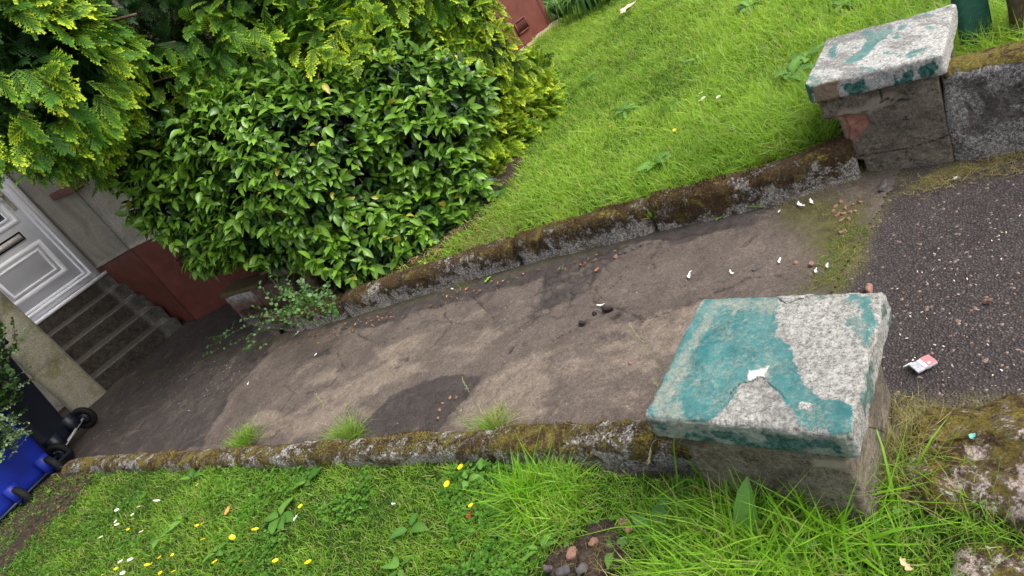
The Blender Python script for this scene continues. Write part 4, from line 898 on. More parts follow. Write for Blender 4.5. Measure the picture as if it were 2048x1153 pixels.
# leaf: pointed ellipse folded along the midrib, tip curling down
lt_ = np.array([0, .12, .32, .55, .78, .92, 1.]); lw_ = np.array([.02, .15, .23, .225, .145, .06, .0])
def leaf_tpl(bend=.16, fold=.10, wf=1.0):
    V = []
    for t, w_ in zip(lt_, lw_):
        zc_ = -bend * t * t + .03 * math.sin(3 * t); V += [(-w_ * wf, t, zc_ + fold * w_ * 4), (0, t, zc_), (w_ * wf, t, zc_ + fold * w_ * 4)]
    V = np.array(V); F = []
    for i in range(len(lt_) - 1): F += [(i * 3, i * 3 + 1, i * 3 + 4, i * 3 + 3), (i * 3 + 1, i * 3 + 2, i * 3 + 5, i * 3 + 4)]
    c = np.ones((len(V), 3)) * .92; c[1::3] = [1.25, 1.15, 1.3]; return V, [np.array(F)], c
LT = leaf_tpl()
def shoots(P, D, nl, size, up=.35, spread=.95, cA=(.045, .125, .014), cB=(.17, .335, .032), dark=None, tl=.085, jit=.3):
    n = len(P); D = D * .8 + np.array([0, 0, up]) + RNG.normal(0, jit, (n, 3)); D /= np.linalg.norm(D, axis=1)[:, None]
    idx = np.repeat(np.arange(n), nl); m_ = len(idx); j = np.tile(np.arange(nl), n)
    X, Y, Z = frames(D, RNG.uniform(0, 6.28, n)); a = j * 2.4 + RNG.normal(0, .35, m_); tw = (j / max(1, nl - 1))
    rad_ = X[idx] * np.cos(a)[:, None] + Z[idx] * np.sin(a)[:, None]; sp_ = spread * (1.15 - .55 * tw) + RNG.normal(0, .15, m_)
    LD = Y[idx] * np.cos(sp_)[:, None] + rad_ * np.sin(sp_)[:, None]; LD[:, 2] -= .42
    T = P[idx] + Y[idx] * (tl * (tw - .6))[:, None]
    upv = Y[idx] + np.array([0, 0, .7]) + RNG.normal(0, .25, (m_, 3))
    Xl, Yl, Zl = frames(LD, RNG.normal(0, .3, m_), upv)
    s_ = size * RNG.uniform(.5, 1.25, m_) * (1.05 - .25 * np.abs(tw - .4)); 
    u = np.clip(np.repeat(RNG.beta(1.6, 1.6, n), nl) * .7 + RNG.uniform(0, .45, m_), 0, 1)[:, None]
    C = np.array(cA) + (np.array(cB) - np.array(cA)) * u
    if dark is not None: C = C * dark[idx][:, None]
    yl = RNG.uniform(0, 1, m_) < .012; C[yl] = [.36, .34, .04]
    return instance(LT[0], LT[1], Xl, Yl, Zl, T, s_, LT[2], C)
P, D = shell(CAM, 16500, .13, 2.4, 0, 3); k = house_free(P) & clear_ground(P, .05) & faces_cam(D, P, -.5) & sil(P, CAMPOLY, 14, 1, -8); P, D = P[k], D[k]
thin = fbm(P, 3.2, 3, 8) + RNG.normal(0, .25, len(P)) > -.42; P, D = P[thin], D[thin]
yng = RNG.uniform(size=len(P)) < .55
a1 = shoots(P[yng], D[yng], 6, .090)
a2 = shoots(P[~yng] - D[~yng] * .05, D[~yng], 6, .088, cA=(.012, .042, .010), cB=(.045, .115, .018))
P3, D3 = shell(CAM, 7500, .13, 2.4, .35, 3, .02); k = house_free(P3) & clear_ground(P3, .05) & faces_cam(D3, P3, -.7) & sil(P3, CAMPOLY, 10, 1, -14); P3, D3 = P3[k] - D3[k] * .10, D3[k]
a3 = shoots(P3, D3, 6, .085, cA=(.006, .018, .005), cB=(.018, .048, .010), up=.1, jit=.7)  # inner leaves coloured near black, painting the shade seen in the crown's gaps
broot = U(650, 600, .05)
shrub = empty('shrub', tuple(broot), 'big dense shrub of glossy pointed dark green leaves overhanging the path', 'shrub')
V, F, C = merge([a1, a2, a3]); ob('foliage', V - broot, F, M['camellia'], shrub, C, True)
def limb(b, A, B_2, r0, r1, wig=.08, n=14, seg=8):
    A = np.array(A, float); B_2 = np.array(B_2, float); t = np.linspace(0, 1, n)[:, None]; Pp = A + (B_2 - A) * t
    Pp = Pp + wig * np.stack([fbm(Pp, 2.2, 2, s_) for s_ in (1, 2, 3)], 1) * np.sin(t * np.pi); b.tube(Pp, np.interp(t[:, 0], [0, 1], [r0, r1]), seg)
b = MB()
limb(b, [0, 0, -.12], at(600, 520, 4.75) - broot, .060, .045); limb(b, at(605, 530, 4.75) - broot, at(560, 545, 4.95) - broot, .045, .035, .03); limb(b, at(560, 545, 4.95) - broot, at(430, 480, 5.3) - broot, .035, .02)
b.build('trunk', M['bark'], shrub, True)
b = MB(); q = RNG.choice(len(P3), 90, replace=False)
for i_ in q: limb(b, at(620 + RNG.normal(0, 60), 470 + RNG.normal(0, 40), 5.1) - broot, P3[i_] + D3[i_] * .12 - broot, .011, .003, .12, 8, 5)
for i_ in range(6):
    s_, n_ = RNG.uniform(2.8, 3.6), RNG.uniform(3.6, 4.1); x_, y_ = SN(s_, n_); limb(b, np.array([x_, y_, float(gz(x_, y_))]) - broot, np.array([x_ + RNG.normal(0, .15), y_ + RNG.normal(0, .15), .55]) - broot, .012, .006, .12, 8, 6)
b.build('branch', M['twig'], shrub, True)

# golden conifer behind: flat fern-like sprays
def spray_tpl(pairs=9, seed=0, detail=3):
    r = np.random.default_rng(seed); V = []; F = []; C = []
    def tri(a, b_, c, ca, cb, cc):
        n0 = len(V); V.extend([a, b_, c]); F.append((n0, n0 + 1, n0 + 2)); C.extend([ca, cb, cc])
    def zf_(x, y): return -.55 * y * y - .55 * x * x + .10 * y
    def pt(x, y): return (x, y, zf_(x, y))
    def shade(t): return t
    for s_ in (-1, 1):
        for i in range(pairs + 1):
            t = (i + .5 * (s_ > 0)) / (pairs + .5); L = (.50 * math.sin(min(1, t * 1.5 + .22) * math.pi * .62) * (1 - t) ** .55 + .05) * r.uniform(.8, 1.15); an = s_ * (.78 - .40 * t) * r.uniform(.9, 1.1)
            if i == pairs: an = 0; L = .11
            x0, y0 = 0., t * .93; dx, dy = math.sin(an), math.cos(an); nx, ny = dy, -dx; wd = .032
            tri(pt(x0 - nx * wd * .6, y0 - ny * wd * .6), pt(x0 + nx * wd * .6, y0 + ny * wd * .6), pt(x0 + dx * L, y0 + dy * L), .04 + .2 * t, .04 + .2 * t, 1.)
            for d_ in range(1, detail + 1):
                u = d_ / (detail + .8); bx, by = x0 + dx * L * u, y0 + dy * L * u; tl = .062 * (1.1 - u * .6) * (1 if L > .1 else .5) * r.uniform(.8, 1.2)
                for q_ in (-1, 1):
                    tx, ty = bx + (dx * .75 + nx * q_ * .75) * tl * 1.2, by + (dy * .75 + ny * q_ * .75) * tl * 1.2
                    tri(pt(bx - dx * .026, by - dy * .026), pt(bx + dx * .026, by + dy * .026), pt(tx, ty), .08 + .5 * u * u + .2 * t, .08 + .5 * u * u + .2 * t, .22 + .8 * u)
    b0 = len(V); V.extend([(-.008, 0, 0), (.008, 0, 0), pt(.004, .95), pt(-.004, .95)]); C.extend([.1, .1, .7, .7]); F4 = np.array([[b0, b0 + 1, b0 + 2, b0 + 3]])
    return np.array(V), [F4, np.array(F)], np.array(C)
SPR = [spray_tpl(7, s_, 4) for s_ in range(3)]
def sprays(P, D, size, gold, up=.25, jit=.3, drop=.0):
    parts = []; n = len(P); size = np.broadcast_to(size, (n,)); gold = np.broadcast_to(gold, (n,)); kk = RNG.integers(0, 3, n)
    D = D * .9 + np.array([0, 0, up]) + RNG.normal(0, jit, (n, 3)); D /= np.linalg.norm(D, axis=1)[:, None]
    for j in range(3):
        m_ = kk == j; Tv, Tf, Tc = SPR[j]; X, Y, Z = frames(D[m_], RNG.normal(0, .65, m_.sum()))
        s_ = size[m_] * RNG.uniform(.7, 1.25, m_.sum()); V, F, _ = instance(Tv, Tf, X, Y, Z, P[m_] - Y * (s_ * .55)[:, None], s_)
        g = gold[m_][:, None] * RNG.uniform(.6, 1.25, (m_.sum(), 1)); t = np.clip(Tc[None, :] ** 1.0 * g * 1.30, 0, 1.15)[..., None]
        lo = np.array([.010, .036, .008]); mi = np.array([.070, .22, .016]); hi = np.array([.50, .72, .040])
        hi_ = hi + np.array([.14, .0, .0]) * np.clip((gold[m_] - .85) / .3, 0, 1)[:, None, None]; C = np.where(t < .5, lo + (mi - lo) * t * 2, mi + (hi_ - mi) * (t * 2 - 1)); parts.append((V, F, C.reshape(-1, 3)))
    return parts
CON = [(150, 0, 4.9, 1.05), (30, 150, 4.25, .75), (0, 20, 4.2, .6), (250, 180, 5.15, .75), (90, 290, 4.85, .42), (420, 60, 5.25, .85), (560, 40, 5.0, .55), (660, -40, 5.3, .9), (880, -10, 5.5, .75), (960, 130, 5.5, .6), (1035, 235, 5.45, .36), (1000, 310, 5.35, .36), (1060, 170, 5.6, .28), (400, 190, 5.0, .42), (650, 70, 4.75, .3), (170, 320, 5.1, .35), (930, 400, 5.2, .3)]
CONTOP = [(450, -380, 5.7, 1.1), (650, -400, 5.9, 1.1)]
CONPOLY = [(-600, -1500), (-600, 340), (0, 345), (60, 352), (110, 356), (180, 372), (235, 392), (300, 420), (420, 470), (700, 540), (900, 480), (1000, 425), (1045, 380), (1085, 325), (1108, 285), (1126, 235), (1122, 185), (1108, 130), (1080, 105), (1050, 85), (1030, 40), (1010, 0), (990, -200), (1100, -1500)]
P, D = shell(CON, 33000, .16, 2.2, 0, 13, .16); k = house_free(P) & clear_ground(P, .05) & faces_cam(D, P, -.45) & sil(P, CONPOLY, 16, 2, -16); P, D = P[k], D[k]
px_, py_, c_ = proj(P); incam = sdist(px_, py_, CAMPOLY)
off = (px_ < -70) | (py_ < -70)
edge_r = sm(px_, 880, 1010); topl = sm(px_, 260, 60) * sm(py_, 360, 250)
keep = (incam < 18 + 20 * fbm(P, 4, 3, 5)) | (RNG.uniform(size=len(P)) < .12) | (edge_r > .3)
keep &= ((fbm(P, 2.8, 3, 22) + RNG.normal(0, .10, len(P)) > -.08 + .12 * (px_ < 720)) | (edge_r > .2)) & (~off | (RNG.uniform(size=len(P)) < .25))
P, D, edge_r, topl, py_ = P[keep], D[keep], edge_r[keep], topl[keep], py_[keep]
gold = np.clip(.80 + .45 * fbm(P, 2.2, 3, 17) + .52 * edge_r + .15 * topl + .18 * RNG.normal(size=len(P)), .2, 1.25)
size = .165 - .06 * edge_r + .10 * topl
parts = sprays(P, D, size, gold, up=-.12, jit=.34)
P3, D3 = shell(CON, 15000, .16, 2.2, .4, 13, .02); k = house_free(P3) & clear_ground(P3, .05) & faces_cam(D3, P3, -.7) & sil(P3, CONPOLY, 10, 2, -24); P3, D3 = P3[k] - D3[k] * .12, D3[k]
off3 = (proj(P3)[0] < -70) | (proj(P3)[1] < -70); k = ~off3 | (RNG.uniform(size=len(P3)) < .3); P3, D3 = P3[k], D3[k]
parts += sprays(P3, D3, .20, .13, up=0, jit=.7)  # inner sprays kept very dark: shade between the outer sprays put into their colour
for (fx, fy, ff, nn_s, sz_, gg) in ((640, 112, 4.35, 16, .20, 1.1), (700, 92, 4.35, 12, .22, 1.15), (590, 130, 4.4, 10, .17, .9), (415, 195, 4.7, 16, .20, 1.1), (430, 235, 4.7, 10, .17, 1.05), (330, 190, 4.75, 12, .17, .9), (380, 250, 4.8, 6, .15, .8), (740, 30, 4.5, 14, .2, 1.), (520, 70, 4.4, 14, .2, .95), (920, 330, 4.65, 12, .14, .95), (960, 290, 4.7, 16, .14, 1.05), (950, 380, 4.7, 12, .13, .9), (300, 285, 4.9, 8, .14, .8)):
    Q = np.array([at(fx + RNG.normal(0, 26), fy + RNG.normal(0, 15), ff + RNG.normal(0, .06)) for _ in range(nn_s)]); parts += sprays(Q, np.tile(np.array([.2, -.9, .1]), (nn_s, 1)) + RNG.normal(0, .3, (nn_s, 3)), sz_, gg, up=-.1, jit=.3)
P4, D4 = shell(CONTOP, 2600, .2, 2., 0, 4); k = house_free(P4); parts += sprays(P4[k], D4[k], .26, .5)
# the near right flank, rooted in the lawn
P5, D5 = shell([(1040, 300, 5.35, .24), (985, 370, 5.2, .25), (1075, 235, 5.45, .22), (1080, 170, 5.6, .22)], 3200, .08, 4, 0, 2, .05); k = clear_ground(P5, .02) & sil(P5, CONPOLY, 10, 2, -6); parts += sprays(P5[k], D5[k], .11, 1.05, up=.35)
croot = np.array([*SN(3.3, 4.35), 0.]); croot[2] = float(gz(croot[0], croot[1])) + .05
con = empty('conifer', tuple(croot), 'tall golden conifer with fern-like yellow-green sprays behind the glossy shrub', 'conifer')
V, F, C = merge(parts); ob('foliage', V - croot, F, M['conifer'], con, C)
b = MB(); limb(b, [0, 0, -.1], [0, .1, 3.2], .10, .03, .1, 20, 12); b.build('trunk', M['bark'], con, True)
b = MB()
for i_ in RNG.choice(len(P3), 60, replace=False): e_ = P3[i_] - D3[i_] * .12 - croot; s__ = e_ + (np.array([0, .03, e_[2]]) - e_) * .35 - [0, 0, .1]; limb(b, s__, e_, .010, .003, .05, 8, 5)
b.build('branch', M['bark'], con, True)

# ================================================================== SMALL-LEAVED PLANTS
def leafy(b, line, nleaf, size, colA, colB, spread=.8, opp=True, stemr=.002, stemc=(.12, .13, .05)):
    line = np.array(line, float); seg = np.linalg.norm(np.diff(line, axis=0), axis=1); cum = np.concatenate([[0], np.cumsum(seg)])
    b.tube(line, np.linspace(stemr, stemr * .4, len(line)), 5, stemc, False)
    t = np.linspace(.06, .99, nleaf) * cum[-1]; P = np.stack([np.interp(t, cum, line[:, k]) for k in range(3)], 1); Q = np.stack([np.interp(t + .01, cum, line[:, k]) for k in range(3)], 1) - P
    Q[np.linalg.norm(Q, axis=1) < 1e-6] = line[-1] - line[-2]; X, Y, Z = frames(Q, RNG.normal(0, .5, nleaf)); sd = np.where(np.arange(nleaf) % 2, 1, -1)[:, None]
    LD = Y * .5 + X * sd * spread + Z * RNG.normal(.15, .35, (nleaf, 1)); Xl, Yl, Zl = frames(LD, RNG.normal(0, .4, nleaf), Z + np.array([0, 0, .6]))
    u = RNG.uniform(size=(nleaf, 1)); C = np.array(colA) * (1 - u) + np.array(colB) * u
    b.add(*[a for a in instance(TL_[0], TL_[1], Xl, Yl, Zl, P, size * RNG.uniform(.7, 1.2, nleaf), TL_[2], C)])
TL_ = leaf_tpl(.1, .05, 1.7)
# trailing sprigs over the low wall
o0 = U(600, 640, .1); tr = empty('trailing_plant', tuple(o0), 'trailing sprigs of small grey-green round leaves creeping over the low brick wall', 'plant')
b = MB(); GA, GB = (.045, .115, .035), (.12, .22, .075)
def tline(pts, h0, h1): n_ = len(pts); return np.array([U(*p, h0 + (h1 - h0) * i / (n_ - 1)) for i, p in enumerate(pts)])
for pts, h0, h1, nl in (([(690, 600), (620, 625), (560, 650), (505, 668), (462, 690), (405, 712)], .20, .05, 60), ([(560, 640), (500, 650), (455, 672), (412, 676)], .24, .10, 44), ([(600, 620), (540, 640), (500, 672), (490, 700)], .22, .07, 40), ([(520, 650), (505, 690), (492, 702)], .22, .07, 26), ([(640, 625), (560, 660), (530, 690), (500, 708)], .14, .05, 26),
        ([(650, 570), (600, 600), (560, 625), (480, 640)], .34, .30, 46), ([(660, 590), (610, 590), (570, 590)], .40, .42, 30), ([(470, 640), (462, 660), (430, 680)], .2, .1, 20), ([(650, 610), (620, 590), (600, 560)], .3, .5, 30), ([(455, 672), (430, 690), (415, 695)], .10, .06, 18), ([(640, 640), (600, 650), (565, 640)], .22, .26, 28)):
    L = tline(pts, h0, h1); leafy(b, L, nl, .026, GA, GB, 1.)
for i_ in range(46):
    c0 = U(RNG.uniform(555, 680), RNG.uniform(585, 640), RNG.uniform(.12, .36)); dd = RNG.normal(0, .09, 3) + [0, 0, .06]; leafy(b, [c0, c0 + dd * .5 + [0, 0, .02], c0 + dd], 12, .024, (.03, .10, .02), (.10, .23, .05), 1.)
b.V = [v - o0 for v in b.V]; b.build('foliage', M['weed'], tr, True)
# shrub at the far left edge, in front of the bins
o1 = at(-120, 980, 4.9); o1[2] = float(gz(o1[0], o1[1])); ls = empty('shrub', tuple(o1), 'small-leaved shrub with pale green tips at the left edge in front of the blue bin', 'shrub')
b = MB()
for i_ in range(420):
    c0 = at(min(RNG.normal(-40, 34), 34), RNG.normal(800, 66), 4.75 + RNG.normal(0, .12)); dd = RNG.normal(0, .07, 3) + [.03, -.02, .05]; tip = RNG.uniform() < .35
    leafy(b, [c0, c0 + dd * .6, c0 + dd * 1.2], 20, .024, (.015, .05, .01) if not tip else (.08, .17, .05), (.05, .12, .02) if not tip else (.2, .3, .14), 1.)
for i_ in range(26):
    c0 = at(RNG.normal(8, 12), RNG.normal(885, 22), 4.65); dd = (at(45, 850, 4.6) - c0) * RNG.uniform(.4, .9) + RNG.normal(0, .04, 3); leafy(b, [c0, c0 + dd * .5, c0 + dd], 14, .020, (.09, .18, .06), (.22, .32, .17), 1.)
for i_ in range(12): e_ = at(RNG.normal(-55, 25), RNG.normal(830, 40), 4.75); b.tube([o1, (o1 + e_) / 2 + RNG.normal(0, .03, 3), e_], [.008, .006, .003], 5, (.06, .045, .03))
b.V = [v - o1 for v in b.V]; b.build('foliage', M['weed'], ls, True)
# strap-leaved clumps by the house corner
def strap(L, wd, arch, n=10):
    V = []; t = np.linspace(0, 1, n)
    for u in t:
        w_ = wd * (1 - u ** 3) * .5 + .0005; y = L * math.sin(u * arch) / arch; z = L * .8 * math.sin(u * math.pi * .62) * (1.05 - .25 * u) - L * .62 * u * u
        V += [(-w_, y, z + .004), (0, y, z - w_ * .4), (w_, y, z + .004)]
    F = []
    for i in range(n - 1): F += [(i * 3, i * 3 + 1, i * 3 + 4, i * 3 + 3), (i * 3 + 1, i * 3 + 2, i * 3 + 5, i * 3 + 4)]
    return np.array(V), np.array(F)
for (px_, py_, nl, lab) in ((1130, 34, 60, 'clump of long strap leaves against the red house corner'), (1185, 22, 56, 'clump of arching strap leaves right of the one at the house corner'), (1232, 2, 44, 'dark strap-leaved clump cut by the top edge, farthest from the house corner')):
    c0 = U(px_, py_, .10); rt = empty('strap_leaf_plant', tuple(c0), lab, 'plant'); b = MB()
    for i_ in range(nl):
        a_ = RNG.uniform(0, 6.28); L = RNG.uniform(.40, .72); V, F = strap(L, RNG.uniform(.024, .040), RNG.uniform(1.2, 1.9)); dx, dy = math.cos(a_), math.sin(a_)
        W = np.stack([V[:, 0] * -dy + V[:, 1] * dx + RNG.normal(0, .03), V[:, 0] * dx + V[:, 1] * dy + RNG.normal(0, .03), V[:, 2]], 1); u = RNG.uniform(); b.add(W, F, np.array([.035, .10, .02]) * (1 - u) + np.array([.13, .26, .06]) * u)
    b.build('foliage', M['weed'], rt, True)

# ================================================================== GRASS
def blade_tpl(bend, wd=1., n=4):
    t = np.linspace(0, 1, n + 1); V = []; C = []
    for i, u in enumerate(t):
        y = bend * u * u; z = u - .35 * bend * u * u; w_ = wd * .5 * (1 - u ** 1.8)
        if i == n: V.append((0, y, z)); C.append(1.25)
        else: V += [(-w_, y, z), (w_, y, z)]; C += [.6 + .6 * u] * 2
    F4 = [(2 * i, 2 * i + 1, 2 * i + 3, 2 * i + 2) for i in range(n - 1)]; F3 = [(2 * n - 2, 2 * n - 1, 2 * n)]
    return np.array(V), [np.array(F4), np.array(F3)], np.repeat(np.array(C)[:, None], 3, 1)
BT = [blade_tpl(b_, 1., 3) for b_ in (.25, .6, 1.0, 1.5)]
def blades(P, h, wd, colA, colB, lean=.35, bias=None, mix=None, straw=.04, strawc=(.36, .31, .14)):
    n = len(P); parts = []; kk = RNG.choice(4, n, p=[.22, .33, .28, .17]); h = np.broadcast_to(h, (n,)) * RNG.uniform(.6, 1.3, n); wd = np.broadcast_to(wd, (n,)) * RNG.uniform(.7, 1.4, n)
    a = RNG.uniform(0, 6.28, n); u = (np.clip(RNG.normal(.5, .25, n), 0, 1) if mix is None else np.clip(mix + RNG.normal(0, .18, n), 0, 1))[:, None]
    C = np.array(colA) * (1 - u) + np.array(colB) * u; st_ = RNG.uniform(size=n) < straw; C[st_] = strawc
    for j in range(4):
        m_ = kk == j; Tv, Tf, Tc = BT[j]; nm = m_.sum()
        up = np.stack([RNG.normal(0, lean, nm), RNG.normal(0, lean, nm), np.ones(nm)], 1)
        if bias is not None: up += np.asarray(bias)
        up /= np.linalg.norm(up, axis=1)[:, None]; f = np.stack([np.cos(a[m_]), np.sin(a[m_]), np.zeros(nm)], 1)
        X = np.cross(f, up); X /= np.linalg.norm(X, axis=1)[:, None]; Yv = np.cross(up, X)
        V = (Tv[None, :, 0, None] * X[:, None] * wd[m_][:, None, None] + (Tv[None, :, 1, None] * Yv[:, None] + Tv[None, :, 2, None] * up[:, None]) * h[m_][:, None, None]) + P[m_][:, None]
        k = len(Tv); F = [(np.asarray(q)[None] + (np.arange(nm) * k)[:, None, None]).reshape(-1, q.shape[1]) for q in Tf]
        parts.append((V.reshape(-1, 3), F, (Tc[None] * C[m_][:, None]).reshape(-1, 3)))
    return parts
def inview(P, mx=260):
    a, b_, c = proj(P); return (c > .3) & (a > -mx) & (a < 2048 + mx) & (b_ > -mx) & (b_ < 1153 + mx)
def sn_of(x, y): return x * K[0] + y * K[1], x * N[0] + y * N[1]
def uv_of(x, y): return x * PX[0] + y * PX[1], x * PY[0] + y * PY[1]
GA_, GB_ = (.075, .195, .018), (.28, .47, .050)
mole = U(1180, 1120, .06)[:2]; mole2 = U(1130, 1150, .06)[:2]
def left_ok(x, y):
    s, n = sn_of(x, y); u, v = uv_of(x, y)
    lim = np.interp(s, [-.5, .7, 1.52, 2.37, 3.28, 5.17], [1.20, 1.254, 1.345, 1.43, 1.49, 1.585]) - .012
    ok = (n < lim) & (s < 6.1) & (u < 1.03)
    ok &= ~((u > .955) & (v > .43) & (v < .87)) & ~((np.abs(u - (STC @ PX)) < .15) & (np.abs(v - (STC @ PY)) < .28))
    return ok
def right_ok(x, y):
    s, n = sn_of(x, y); u, v = uv_of(x, y); hy = x * HY[0] + y * HY[1]; hx = x * HX[0] + y * HX[1]
    ok = (n > 2.93) & ~((hy > 5.93) & (hx > 1.4)) & (s < 4.15) & ~((u > 2.6) & (u < 3.08) & (v > .40) & (v < .9)) & ~((u < 3.0) & (v < .45))
    return ok
def scatter(nn, s0, s1, n0, n1, test, lift, dens=None):
    s = RNG.uniform(s0, s1, nn); n = RNG.uniform(n0, n1, nn); x, y = SN(s, n); k = test(x, y); x, y = x[k], y[k]; z = lift(x, y) - .004; P = np.stack([x, y, z], 1); P = P[inview(P)]
    if dens is not None: P = P[RNG.uniform(size=len(P)) < dens(P)]
    return P
# --- left lawn
P = scatter(330000, -.6, 6.3, -.6, 1.62, left_ok, liftL)
s, n = sn_of(P[:, 0], P[:, 1]); dist = np.linalg.norm(P - [0, 0, H], axis=1)
dm = np.minimum(np.hypot(P[:, 0] - mole[0], P[:, 1] - mole[1]), np.hypot(P[:, 0] - mole2[0], P[:, 1] - mole2[1]))
bare = sm(s + .22 * fbm(P, 3, 4, 6), 5.12, 4.88) ; pr = np.clip((2.3 / dist) ** 1.2, .35, 1) * (.42 + .58 * bare) * sm(dm, .085, .17)
P = P[RNG.uniform(size=len(P)) < pr]; s, n = sn_of(P[:, 0], P[:, 1]); u, v = uv_of(P[:, 0], P[:, 1])
patch = fbm(P, 2.6, 4, 12); fine_ = fbm(P, 9, 3, 13)
tall = sm(np.hypot(u - .93, v - .62), .34, .10) * .9 + sm(np.hypot(*(P[:, :2] - U(1090, 1010, .05)[:2]).T), .22, .08) * .7 + sm(np.hypot(*(P[:, :2] - U(1420, 1130, .05)[:2]).T), .35, .12) * .8
h = .034 + .020 * patch + .016 * fine_ + .075 * tall; h = np.clip(h, .016, .2)
GP = blades(P, h, .0028 + .002 * tall + .0003 * np.linalg.norm(P - [0, 0, H], axis=1), GA_, GB_, .45, mix=.46 + .5 * patch + .4 * fine_ + .2 * tall, straw=.09)
# clover and small round leaves in the sward
Pc = P[(fbm(P, 4, 3, 40) > .05)]; Pc = Pc[RNG.choice(len(Pc), min(9000, len(Pc)), replace=False)]
def clover_tpl():
    V = []; F = []
    for j in range(3):
        a = j * 2.094; c, s_ = math.cos(a), math.sin(a); q = [(0, 0), (.42, .30), (.52, .75), (0, .98), (-.52, .75), (-.42, .30)]; n0 = len(V)
        V += [(x_ * c - y_ * s_, x_ * s_ + y_ * c, .12 * abs(x_) + .10 * y_) for x_, y_ in q]; F += [(n0, n0 + 1, n0 + 2, n0 + 3), (n0, n0 + 3, n0 + 4, n0 + 5)]
    return np.array(V), [np.array(F)]
CT = clover_tpl(); nc_ = len(Pc); up = np.stack([RNG.normal(0, .3, nc_), RNG.normal(0, .3, nc_), np.ones(nc_)], 1); up /= np.linalg.norm(up, axis=1)[:, None]; X, Y, Z = frames(np.stack([RNG.normal(size=nc_), RNG.normal(size=nc_), 0 * up[:, 0]], 1), None, up)
uu_ = RNG.uniform(size=(nc_, 1)); GP.append(instance(CT[0], CT[1], X, Y, Z, Pc + np.stack([0 * uu_[:, 0], 0 * uu_[:, 0], RNG.uniform(.012, .04, nc_)], 1), RNG.uniform(.005, .010, nc_), None, np.array([.05, .15, .02]) * (1 - uu_) + np.array([.14, .32, .04]) * uu_))
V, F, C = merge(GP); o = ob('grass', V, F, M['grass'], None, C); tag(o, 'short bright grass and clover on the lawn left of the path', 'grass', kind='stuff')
# --- right lawn
P = scatter(520000, -1.8, 4.2, 2.85, 9.6, right_ok, liftR)
s, n = sn_of(P[:, 0], P[:, 1]); dist = np.linalg.norm(P - [0, 0, H], axis=1)
under = sm(np.hypot((s - 3.42) / 1.10, (n - 3.85) / .95), .92, 1.08)
pr = np.clip((3.2 / dist) ** 1.3, .28, 1) * under; P = P[RNG.uniform(size=len(P)) < pr]; s, n = sn_of(P[:, 0], P[:, 1]); u, v = uv_of(P[:, 0], P[:, 1]); dist = np.linalg.norm(P - [0, 0, H], axis=1)
patch = fbm(P, 1.5, 4, 22); fine_ = fbm(P, 5, 3, 23)
tall = sm(n, 3.7, 2.95) * sm(s, 2.0, 1.2) * .6 + sm(np.hypot(u - 3.2, v - .5), .8, .2) + .35 * sm(s, 1.6, .2)
h = np.clip(.062 + .026 * patch + .030 * fine_ + .085 * tall, .025, .2)
GP = blades(P, h, .0026 + .00055 * dist, (.090, .215, .020), (.36, .53, .068), .38, mix=.55 + .45 * patch + .25 * fine_, straw=.06, bias=(-.10, -.05, 0))
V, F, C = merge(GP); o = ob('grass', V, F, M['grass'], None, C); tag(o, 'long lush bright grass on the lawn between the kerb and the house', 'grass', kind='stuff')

# --- tufts
def tuft(px, py, dz, n_, rad_, h, lab, cat='grass tuft', colA=GA_, colB=GB_, straw=.12, bias=None, lean=.4, wd=.0028, kind=None, name='grass_tuft', group=None):
    c0 = U(px, py, dz); rt = empty(name, tuple(c0), lab, cat, group); P = np.stack([RNG.normal(0, rad_, n_), RNG.normal(0, rad_, n_), np.full(n_, -.01)], 1)
    V, F, C = merge(blades(P, h, wd, colA, colB, lean, straw=straw, bias=bias)); ob('blades', V, F, M['grass'], rt, C); return rt
tuft(490, 884, .06, 420, .035, .10, 'bright green grass tuft in the leftmost joint of the left kerb')
tuft(697, 880, .05, 460, .032, .12, 'grass tuft with tall thin stems growing out of the middle kerb joint', lean=.35)
tuft(988, 868, .04, 420, .024, .11, 'yellow-green grass tuft in the kerb joint nearest the teal-capped pillar', straw=.3)
tuft(1305, 425, .10, 90, .018, .04, 'small green tuft in the joint of the right kerb')
tuft(1000, 830, .0, 120, .02, .05, 'low pale tuft where path meets the left kerb, beside the yellow-green one', straw=.4)
tuft(1720, 330, .0, 220, .05, .06, 'sparse tuft at the foot of the broken gate pillar', straw=.3)
tuft(1906, 300, .0, 70, .02, .07, 'thin green stems in the crack between the broken pillar and the pitted wall', straw=.3)
tuft(1060, 1000, .05, 150, .035, .17, 'clump of long broad grass blades in the left lawn below the kerb', wd=.006, lean=.5, straw=0, colA=(.10, .28, .01), colB=(.24, .46, .02))
tuft(1500, 1010, .05, 170, .07, .20, 'long broad grass blades leaning on the left corner of the teal-capped pillar', wd=.007, lean=.45, straw=.02, colA=(.10, .28, .01), colB=(.24, .46, .02))
tuft(1640, 1040, .05, 190, .07, .19, 'tall bright grass blades against the middle of the teal-capped pillar', wd=.007, lean=.45, straw=.02, colA=(.10, .28, .01), colB=(.24, .46, .02))
tuft(1480, 1120, .05, 130, .09, .17, 'long grass blades at the bottom edge below the teal-capped pillar', wd=.006, lean=.5, straw=.02, colA=(.10, .28, .01), colB=(.24, .46, .02))
tuft(1960, 1035, .07, 330, .055, .06, 'short grass growing in the gap between the ruined wall and the stone block', straw=.1)
tuft(1800, 960, .06, 260, .05, .12, 'thin dark grass in the angle of the pillar and the ruined wall', straw=.2, wd=.002)
